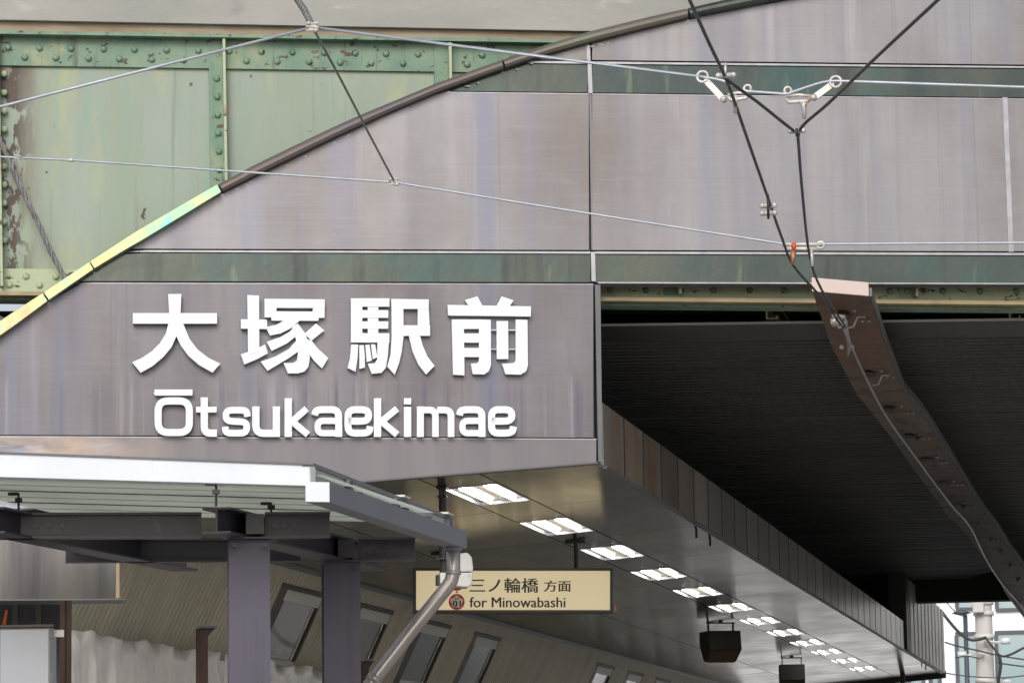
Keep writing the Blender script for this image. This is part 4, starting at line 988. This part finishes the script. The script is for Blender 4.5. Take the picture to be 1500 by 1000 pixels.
# ================================================================== OVERHEAD LINE
def wire(pts, r, mname, name, label, group=None, n=7):
    return tag(MB().tube(pts, r, n).build(name, mname, None, True), label, 'wire', group)
def strand(path, R_, r, turns, mname, name, label):
    P = [V(q) for q in path]; out = [[], [], []]; L = max(90, int(turns * 14))
    tot = sum((P[i + 1] - P[i]).length for i in range(len(P) - 1))
    for k in range(L + 1):
        d = tot * k / L; i = 0
        while i < len(P) - 2 and d > (P[i + 1] - P[i]).length: d -= (P[i + 1] - P[i]).length; i += 1
        c = P[i].lerp(P[i + 1], min(1, d / (P[i + 1] - P[i]).length)); t = (P[i + 1] - P[i]).normalized(); e = t.cross(Y_).normalized(); f = t.cross(e)
        for q in range(3):
            a = 2 * math.pi * (turns * k / L + q / 3); out[q].append(c + e * (R_ * math.cos(a)) + f * (R_ * math.sin(a)))
    mb = MB()
    for o_ in out: mb.tube(o_, r, 6)
    return tag(mb.build(name, mname, None, True), label, 'wire')
YA = lambda x, y: ony(x, y, 16.3)
YB = lambda x, y: ony(x, y, 21.0)
def px(fn, pts): return [fn(x, y) for x, y in pts]
def smooth(pts, seg=5):
    out = []
    for i in range(len(pts) - 1):
        p0 = pts[max(i - 1, 0)]; p1 = pts[i]; p2 = pts[i + 1]; p3 = pts[min(i + 2, len(pts) - 1)]
        for k in range(seg):
            t = k / seg
            out.append(tuple(0.5 * ((2 * p1[j]) + (p2[j] - p0[j]) * t + (2 * p0[j] - 5 * p1[j] + 4 * p2[j] - p3[j]) * t * t + (3 * p1[j] - p0[j] - 3 * p2[j] + p3[j]) * t ** 3) for j in (0, 1)))
    out.append(pts[-1]); return out
wire(px(YA, [(-1800, 614), (0, 156.5), (458, 40)]), 0.0078, 'wire', 'span_wire', 'pale span wire rising from the left edge to the wire clamp')
wire(px(YA, [(458, 40), (1030, 113)] + smooth([(1030, 113), (1060, 119), (1085, 131), (1096, 134), (1102, 134.5)]) + [(1150, 138)] + smooth([(1155, 137.5), (1170, 132), (1205, 121), (1226, 119)]) + [(1236, 119.2), (1500, 128), (3400, 192)]), 0.0078, 'wire', 'span_wire', 'upper pale span wire from the clamp across the fascia through the pulley fittings')
wire(px(YB, [(-1800, 142), (27, 231), (104, 234.5), (577, 267), (775, 299), (1146, 357), (1204, 357.5), (1500, 355.5), (3400, 343)]), 0.0072, 'wire', 'span_wire', 'lower pale span wire crossing the whole fascia below the upper one')
strand([YA(138, -510), YA(432, -6), YA(446, 15), YA(458, 40)], 0.010, 0.0085, 46, 'wiregrey', 'hanger_wire', 'short dark stranded wire at the top left above the clamp')
mix = lambda x, y, t: ony(x, y, lerp(16.3, 21.0, t))
wire([YA(458, 40), mix(500, 118, .35), mix(540, 195, .7), YB(577, 265)], 0.007, 'wiregrey', 'hanger_wire', 'thin dark tie wire from the upper clamp down to the lower span wire')
# strand wrapped wire at the left edge, in front of the girder
PG = plane(C0 - N * 0.10, N)
strand([PG(-30, 150), PG(0, 205), PG(28, 270), PG(55, 325), PG(75, 370), PG(95, 408), PG(103, 430)], 0.010, 0.0105, 7, 'wiregrey', 'strand_cable', 'dark stranded cable hanging before the rusty left end of the girder')
def clamp(c, label, s=1.0):
    t = thing('wire_clamp', c, label, 'clamp')
    MB().box(c, X_ * 0.022 * s, Y_ * 0.022 * s, Z_ * 0.02 * s).build('block', 'fit', t, bevel=0.006)
    for k in range(3): 
        a = random.uniform(-.4, .4); MB().tube([c + V((-0.034 * s, -.02, (k - 1) * 0.018 * s + a * .02)), c + V((0.034 * s, -.02, (k - 1) * 0.018 * s - a * .02))], 0.008 * s, 6).build('wrap', 'fit', t)
    for q in (-1, 1): MB().ball(c + V((q * 0.02 * s, -0.025 * s, -q * 0.02 * s)), 0.013 * s).build('bolt', 'fit', t, True)
clamp(YA(459, 41), 'pale wire clamp joining the upper span wires at the top left', 0.95)
clamp(YB(578, 267), 'pale wire clamp on the lower span wire in the middle of the fascia', 0.95)
for x, lab in ((27, 'small pale wire joint nearest the left edge on the lower span wire'), (104, 'tiny pale wire sleeve on the lower span wire right of the joint')):
    p = YB(x, 231 if x < 50 else 234.5)
    if x < 50: clamp(p, lab, 0.6)
    else: tag(MB().tube([p - X_ * 0.02, p + X_ * 0.02], 0.013, 8).build('wire_sleeve', 'fit', None, True), lab, 'clamp')

# contact wires (along the tracks, about 5 m up)
ZC = 4.98
w1 = smooth([(1000, -20), (1010, 0), (1040, 66), (1066, 122), (1097, 210), (1125, 290), (1146, 350), (1163, 390), (1205, 438), (1236, 482)], 4)
def zrun(pts, z0, z1):
    n = len(pts); return [onz(x, y, lerp(z0, z1, i / (n - 1))) for i, (x, y) in enumerate(pts)]
c1_ = zrun(w1, 5.0, 5.0); c1_ = [c1_[0] + (c1_[0] - c1_[1]).normalized() * 14] + c1_
wire(c1_, 0.0085, 'wiredk', 'contact_wire', 'dark contact wire running down from the top through the left pulley fitting')
w2 = smooth([(1400, -25), (1374, 0), (1290, 78), (1215, 150), (1180, 180), (1170, 196), (1170, 215), (1176, 290), (1186, 375), (1204, 425), (1240, 480)], 4)
c2_ = zrun(w2, 5.0, 5.0); c2_ = [c2_[0] + (c2_[0] - c2_[1]).normalized() * 14] + c2_
wire(c2_, 0.0085, 'wiredk', 'contact_wire', 'dark contact wire coming from the upper right and bending down at the small clamp')
wire([onz(1063, 116, 5.0), onz(1110, 150, 5.0), onz(1150, 182, 5.0), onz(1168, 196, 5.0)], 0.0085, 'wiredk', 'jumper_wire', 'short dark jumper wire between the two contact wires')

def ring(mb, c, R, r, ax1, ax2, n=14, m=6):
    c = V(c); base = len(mb.v); ax3 = V(ax1).cross(V(ax2)).normalized()
    for i in range(n):
        a = 2 * math.pi * i / n; d = V(ax1) * math.cos(a) + V(ax2) * math.sin(a)
        for k in range(m):
            b = 2 * math.pi * k / m; mb.v.append(c + d * (R + r * math.cos(b)) + ax3 * (r * math.sin(b)))
    for i in range(n):
        for k in range(m):
            mb.f.append([base + i * m + k, base + ((i + 1) % n) * m + k, base + ((i + 1) % n) * m + (k + 1) % m, base + i * m + (k + 1) % m]); mb.mi.append(0)
    return mb
def bar(mb, p, q, wd, dp=0.018):
    p, q = V(p), V(q); d = (q - p).normalized(); e = d.cross(Y_).normalized()
    mb.prism([p - e * wd / 2, p + e * wd / 2, q + e * wd / 2, q - e * wd / 2], (0, dp, 0)); mb.tube([p + Y_ * -0.001, p + Y_ * (dp + 0.001)], wd / 2, 8); mb.tube([q + Y_ * -0.001, q + Y_ * (dp + 0.001)], wd / 2, 8); return mb
u1 = FP / 16.5
def fitting(name, label, eye, elbow, tail, yoke_l, yoke_r, stem):
    t = thing(name, YA(*elbow), label, 'wire fitting', 'pulley fittings on the upper span wire')
    ring(MB(), YA(*eye), 8.2 / u1, 2.2 / u1, X_, Z_).build('eye_ring', 'fit', t, True)
    bar(MB(), YA(eye[0] + (elbow[0] - eye[0]) * .2, eye[1] + (elbow[1] - eye[1]) * .2), YA(*elbow), 0.030).build('link_arm', 'fit', t)
    MB().ball(YA(*elbow) - Y_ * 0.01, 0.017).build('pin', 'fit', t, True)
    o = -0.005
    m1 = MB(); m1.tube([YA(*yoke_l), YA((yoke_l[0] + yoke_r[0]) / 2, yoke_l[1] - 3), YA(*yoke_r)], 0.008, 6)
    m1.tube([YA(yoke_l[0], yoke_l[1] + 3), YA(yoke_l[0] + 5, yoke_l[1] + 8), YA(yoke_r[0] - 4, yoke_r[1] + 7), YA(yoke_r[0], yoke_r[1] + 2)], 0.010, 6); m1.build('yoke', 'fit', t, True)
    ring(MB(), YA(*tail), 5.2 / u1, 2.2 / u1, X_, Z_).build('tail_ring', 'fit', t, True)
    mb = MB(); mb.tube([YA(stem[0], stem[1]), YA(stem[0] + .5, stem[1] + 8), YA(stem[0] + 1.5, stem[1] + 24)], [0.02, 0.012, 0.009], 8); mb.build('stem', 'fit', t, True)
fitting('pulley_fitting', 'left pale pulley fitting carrying the dark wires on the upper span wire', (1029, 112.5), (1060, 146), (1095, 130), (1066, 139), (1096, 137), (1076, 142))
fitting('pulley_fitting', 'right pale pulley fitting on the upper span wire beside the dark wire bend', (1224, 120), (1192, 143), (1154, 133), (1151, 142), (1188, 141), (1177, 150))
def bolt_clamp(name, c, label, rows=1, sp=10, sc=1.0, rod=None):
    d = (c - EYE).length; u = d / FP
    t = thing(name, c, label, 'clamp')
    for k in range(rows):
        cc = c - Z_ * (k * 11 * u)
        MB().tube([cc - X_ * (sp * u) - Y_ * 0.02, cc + X_ * (sp * u) - Y_ * 0.02], 4 * u * sc, 8).build('bolt_bar', 'fit', t, True)
        for s in (-1, 1): MB().ball(cc + X_ * (s * sp * u) - Y_ * 0.02, 4.6 * u * sc).build('bolt_head', 'fit', t, True)
    if rod: MB().tube([c + Z_ * rod[0] * u - Y_ * 0.03, c - Z_ * rod[1] * u - Y_ * 0.03], 2.2 * u, 6).build('rod', rod[2], t, True)
bolt_clamp('bolt_clamp', onz(1064, 112, 5.0), 'bolted clamp with upright pin on the contact wire above the left pulley fitting', 1, 11, 1.0, (18, 4, 'fit'))
bolt_clamp('bolt_clamp', onz(1168, 193, 5.0), 'small bolted clamp where the two contact wires meet', 1, 9, 0.9, (3, 9, 'dark'))
bolt_clamp('bolt_clamp', onz(1126, 302, 5.0), 'double bolted clamp on the contact wire below the pulley fittings', 2, 9, 0.95, (16, 20, 'dark'))
c = YB(1163, 360)
t = thing('insulator_fitting', c, 'small pale fitting with red insulator on the lower span wire at the contact wires', 'wire fitting')
u = 21 / FP
MB().tube([YB(1146, 358), YB(1204, 358)], 3.0 * u, 8).build('bar', 'fit', t, True)
MB().tube([YB(1150, 364), YB(1200, 365)], 3.2 * u, 8).build('bar', 'fit', t, True)
MB().tube([YB(1163, 356), YB(1163, 366)], 4.5 * u, 8).build('insulator', 'red', t, True)
ring(MB(), YB(1202, 359), 5 * u, 2 * u, X_, Z_).build('ring', 'fit', t, True)
MB().tube([YB(1162, 368), YB(1161, 388)], [5 * u, 2.5 * u], 8).build('stem', 'copper', t, True)
MB().tube([YB(1188, 366), YB(1190, 390)], [3.4 * u, 2.2 * u], 8).build('stem', 'fit', t, True)

# contact wire trough board: a long brown board under the ceiling above the track
LE = [(1190, 427), (1217, 505), (1255, 577), (1274, 600), (1308, 643), (1338, 686), (1370, 728), (1386, 752), (1408, 772), (1430, 800), (1456, 834), (1472, 866), (1496, 898), (1540, 955)]
RE = [(1273, 434), (1297, 505), (1322, 570), (1348, 600), (1376, 643), (1402, 686), (1427, 728), (1444, 752), (1460, 772), (1477, 800), (1496, 825), (1512, 850), (1530, 880), (1572, 935)]
zt_ = [interp([(427, 5.16), (505, 5.10), (575, 5.04), (622, 5.0), (900, 4.95)], q[1]) for q in LE]
bd = thing('wire_trough_board', onz(1290, 622, 4.95), 'long warped brown board with slots above the contact wire, running under the dark ceiling', 'board')
lp_ = [onz(x, y, z) for (x, y), z in zip(LE, zt_)]; rp_ = [onz(x, y, z) for (x, y), z in zip(RE, zt_)]
for l_ in (lp_, rp_): l_.append(V((l_[-1].x - 0.05, 57.0, 4.95)))
for i in range(len(lp_) - 1):
    a, b, c, d = lp_[i], rp_[i], rp_[i + 1], lp_[i + 1]
    j = 0.0015 * i
    MB().add([a - Z_ * j, b - Z_ * j, c - Z_ * j, d - Z_ * j, a + Z_ * (0.05 - j), b + Z_ * (0.05 - j), c + Z_ * (0.05 - j), d + Z_ * (0.05 - j)],
             [[0, 1, 2, 3], [7, 6, 5, 4], [0, 4, 5, 1], [2, 6, 7, 3], [1, 5, 6, 2], [3, 7, 4, 0]]).build('board_length', 'plank', bd)
a, b = lp_[0], rp_[0]; e = (b - a)
MB().prism([a - Y_ * 0.03, b - Y_ * 0.03, b - Y_ * 0.03 + Z_ * 0.095, a - Y_ * 0.03 + Z_ * 0.095], (0, 0.028, 0)).build('end_cap', 'pink', bd)
for i in range(len(rp_) - 1):             # thin side rails
    MB().prism([rp_[i] + X_ * 0.004, rp_[i] + X_ * 0.02, rp_[i] + X_ * 0.02 + Z_ * 0.06, rp_[i] + X_ * 0.004 + Z_ * 0.06], rp_[i + 1] - rp_[i]).build('side_rail', 'greydk', bd)
slots = [(1236, 464, 1), (1274, 549, 1), (1303, 601, 1), (1333, 640, 1), (1358, 674, 1), (1381, 708, 1), (1402, 740, 1), (1424, 766, 1), (1444, 788, 1), (1458, 806, 1), (1472, 826, 1), (1484, 846, 1)]
for i, (x, y, s) in enumerate(slots):
    z = interp([(428, 5.16), (505, 5.10), (575, 5.04), (622, 5.0), (893, 4.95)], y) - 0.018
    c = onz(x, y, z); L = 0.04
    MB().prism([c + V((math.cos(k * math.pi / 5) * 0.05, math.sin(k * math.pi / 5) * 0.19, 0)) for k in range(10)], (0, 0, 0.002)).build('slot', 'dark', bd)
    h = c + V((0.075, -0.05, -0.003)); hk = MB()
    if i > 1: hk.prism([c + V((0.05, -0.1, -0.001)), c + V((0.12, -0.1, -0.001)), c + V((0.06, -0.1, -0.05 - 0.01 * (i % 3)))], (0, 0.05, 0))
    else: hk.tube([h + V((-0.05, 0, -0.085)), h + V((-0.005, 0, -0.078)), h + V((0.025, 0, -0.008)), h + V((0.085, 0, -0.008))], 0.011, 6)
    hk.build('hook', 'rail' if i < 2 else 'plank' if i % 3 else 'dark', bd)
    for q in ((0.11, 0.20), (0.16, 0.20), (0.10, -0.22)):
        if i < 9: MB().ball(c + V((q[0] + 0.012 * (i % 3), q[1] * (1 if i % 2 else 1.3), 0)), 0.016 if i < 4 else 0.022, 0, (1, 1, 0.6)).build('bolt', 'rail', bd, True)
# contact wire under the board, with its clamp at the near end
cw = smooth([(1236, 482), (1262, 540), (1296, 606), (1340, 668), (1392, 738), (1420, 770), (1445, 820), (1470, 858), (1496, 888), (1560, 975)], 4)
cw_ = [onz(x, y, interp([(482, 4.99), (600, 4.93), (980, 4.90)], y)) for x, y in cw]
wire(cw_ + [V((cw_[-1].x - 0.05, 57.2, 4.9)), V((cw_[-1].x, 95, 4.9))], 0.010, 'rail', 'contact_wire', 'worn bright contact wire running beneath the brown board into the dark')
c = onz(1229, 472, 5.02)
t = thing('feed_clamp', c, 'pale metal clamp where both contact wires meet under the brown board', 'clamp')
MB().box(c, X_ * 0.055, Y_ * 0.08, Z_ * 0.022).build('body', 'fit', t, bevel=0.01)
MB().tube([onz(1220, 462, 5.03), onz(1236, 464, 5.03), onz(1243, 500, 4.99)], 0.014, 6).build('arm', 'fit', t, True)
MB().tube([onz(1238, 478, 5.0), onz(1244, 505, 4.98), onz(1242, 520, 4.97)], [0.012, 0.02, 0.008], 6).build('tongue', 'rail', t, True)
for q in ((1222, 470), (1230, 478), (1233, 508), (1248, 508)): MB().ball(onz(*q, 4.99), 0.018).build('bolt', 'fit', t, True)

# ================================================================== FAR STREET BEYOND THE UNDERPASS
FB = lambda x, y: ony(x, y, 110.0)
bl = thing('far_building', V((FB(1440, 940).x, 110, 0)), 'overexposed white office building with teal windows beyond the underpass', 'building')
x0, x1 = -26.0, 6.0
MB().prism([V((x0, 110, 0)), V((x1, 110, 0)), V((x1, 110, 22)), V((x0, 110, 22))], (0, 10, 0)).build('wall', 'bwall', bl)
def fwin(xa, ya, xb, yb, name='window'):
    a, b = FB(xa, ya), FB(xb, yb)
    o = MB().prism([V((a.x, 109.93, b.z)), V((b.x, 109.93, b.z)), V((b.x, 109.93, a.z)), V((a.x, 109.93, a.z))], (0, 0.06, 0)).build(name, 'bglass', bl)
    for p_, q_ in (((a.x - .1, a.z), (b.x + .1, a.z + .12)), ((a.x - .1, b.z - .1), (b.x + .1, b.z)), ((a.x - .12, b.z), (a.x, a.z)), ((b.x, b.z), (b.x + .12, a.z))):
        MB().prism([V((p_[0], 109.88, p_[1])), V((q_[0], 109.88, p_[1])), V((q_[0], 109.88, q_[1])), V((p_[0], 109.88, q_[1]))], (0, 0.11, 0)).build('window_frame', 'bframe', o)
fwin(1404, 860, 1426, 889); fwin(1404, 931, 1434, 1010); fwin(1462, 929, 1530, 1010); fwin(1462, 850, 1530, 889)
fwin(1335, 992, 1352, 1060); fwin(1366, 988, 1376, 1060); fwin(1290, 996, 1325, 1060); fwin(1540, 929, 1600, 1010)
p0 = ony(1444, 1000, 80)
pl = thing('utility_pole', V((p0.x, 80, 0)), 'pale concrete utility pole with bands and cables beyond the underpass', 'utility pole')
pz = lambda y: ony(1446, y, 80).z
MB().tube([V((p0.x, 80, 0)), V((p0.x, 80, pz(800)))], [0.24, 0.19], 14).build('shaft', 'pole', pl, True)
for y in (882, 898, 932, 996): MB().tube([V((p0.x, 80, pz(y) - .05)), V((p0.x, 80, pz(y) + .05))], 0.24, 12).build('band', 'winbar', pl, True)
for y, ln2 in ((940, 1), (958, -1), (998, 1)):
    MB().tube([V((p0.x, 79.7, pz(y))), V((p0.x + ln2 * 0.45, 79.6, pz(y + 2)))], 0.03, 6).build('arm', 'winbar', pl)
    MB().tube([V((p0.x + ln2 * 0.4, 79.6, pz(y))), V((p0.x + ln2 * 0.6, 79.6, pz(y)))], 0.075, 8).build('insulator', 'letter', pl, True)
MB().box(V((p0.x - .1, 79.7, pz(890))), X_ * 0.13, Y_ * 0.1, Z_ * 0.12).build('junction_box', 'box', pl, bevel=0.02)
YP = lambda x, y: ony(x, y, 79.5)
for pts, r, lab in (([(1380, 896), (1395, 915), (1410, 930), (1425, 937), (1445, 933)], 0.04, 'thick dark sagging cable left of the concrete pole'),
                    ([(1384, 940), (1404, 946), (1432, 952), (1452, 957), (1478, 962), (1520, 968)], 0.02, 'upper thin dark cable crossing the concrete pole'),
                    ([(1445, 935), (1455, 948), (1466, 960), (1480, 958), (1500, 948), (1530, 935)], 0.03, 'dark drooping cable right of the concrete pole'),
                    ([(1400, 963), (1415, 960), (1435, 964)], 0.015, 'short thin cable left of the concrete pole'),
                    ([(1464, 960), (1466, 975), (1462, 1000), (1461, 1030)], 0.04, 'dark cable running down beside the concrete pole'),
                    ([(1384, 985), (1420, 990), (1470, 992), (1520, 986)], 0.015, 'lowest thin cable crossing behind the concrete pole'),
                    ([(1462, 970), (1480, 973), (1520, 978)], 0.02, 'thin cable right of the pole below the drooping one'),
                    ([(1385, 880), (1402, 898), (1415, 903)], 0.012, 'thin cable reaching the street lamp head')):
    tag(MB().tube([YP(*q) for q in smooth(pts, 3)], r, 6).build('street_cable', 'wiredk', None, True), lab, 'cable', 'street cables beyond the underpass')
q0 = ony(1417, 1000, 92)
sl = thing('street_lamp', V((q0.x, 92, 0)), 'dark slim street lamp with flat round head left of the concrete pole', 'street lamp')
zl = ony(1417, 900, 92).z
MB().tube([V((q0.x, 92, 0)), V((q0.x, 92, zl))], [0.09, 0.06], 10).build('post', 'bframe', sl, True)
MB().tube([V((q0.x - .1, 92, zl + k)) for k in (0, 0.05, 0.14)], [0.1, 0.26, 0.08], 12).build('lamp_head', 'bframe', sl, True)

# buildings and greenery outside the slanted windows
tag(MB().prism([V((-16, 26, 0)), V((-16, 40, 0)), V((-16, 40, 14)), V((-16, 26, 14))], (-6, 0, 0)).build('side_building', 'sidegrey'), 'blue grey building seen through the nearer slanted windows', 'building')
tag(MB().prism([V((-17, 41, 0)), V((-17, 90, 0)), V((-17, 90, 9)), V((-17, 41, 9))], (-6, 0, 0)).build('side_building', 'brick'), 'brown building seen through the farther slanted windows', 'building')
pts = []
for k in range(9 * 14):
    yy_ = 28.0 + k * 0.25; f = ((yy_ - 28.0) % 3.5) / 3.5
    pts.append(V((-9.3, yy_, 3.95 - 0.5 * math.sin(math.pi * f))))
tag(MB().tube(pts, 0.03, 6).build('pale_cable', 'letter', None, True), 'pale looped cable hanging outside the slanted windows', 'cable')
def shrub(c, R, H, label):
    t = thing('tree', c, label, 'tree', 'trees outside the slanted windows')
    MB().tube([V(c), V(c) + Z_ * H * 0.5, V(c) + Z_ * H * 0.8 + X_ * 0.2], [0.14, 0.1, 0.03], 8).build('trunk', 'bark', t, True)
    mb = MB()
    for k in range(5):
        a = k * 1.3; mb.tube([V(c) + Z_ * H * (0.35 + .08 * k), V(c) + Z_ * H * (0.55 + .08 * k) + V((math.cos(a), math.sin(a), 0)) * R * .7], [0.05, 0.015], 6)
    mb.build('limbs', 'bark', t)
    mb = MB()
    for k in range(2600):
        while True:
            p = V((random.uniform(-1, 1), random.uniform(-1, 1), random.uniform(-1, 1)))
            if p.length < 1: break
        p = V(c) + V((p.x * R, p.y * R, H * 0.62 + p.z * H * 0.38)) * 1.0
        n = V((random.gauss(0, 1), random.gauss(0, 1), random.gauss(0, 1))).normalized(); e = n.orthogonal().normalized(); f = n.cross(e); s = random.uniform(.07, .14)
        mb.add([p - e * s, p + f * s * .5, p + e * s, p - f * s * .5], [[0, 1, 2, 3]])
    mb.build('crown', 'leaf', t)
shrub(V((-12.3, 56.5, 0)), 1.1, 6.4, 'bright green tree seen through the windows left of the drainpipe')
shrub(V((-12.3, 61.5, 0)), 1.2, 6.6, 'bright green tree seen through the window under the hanging sign')
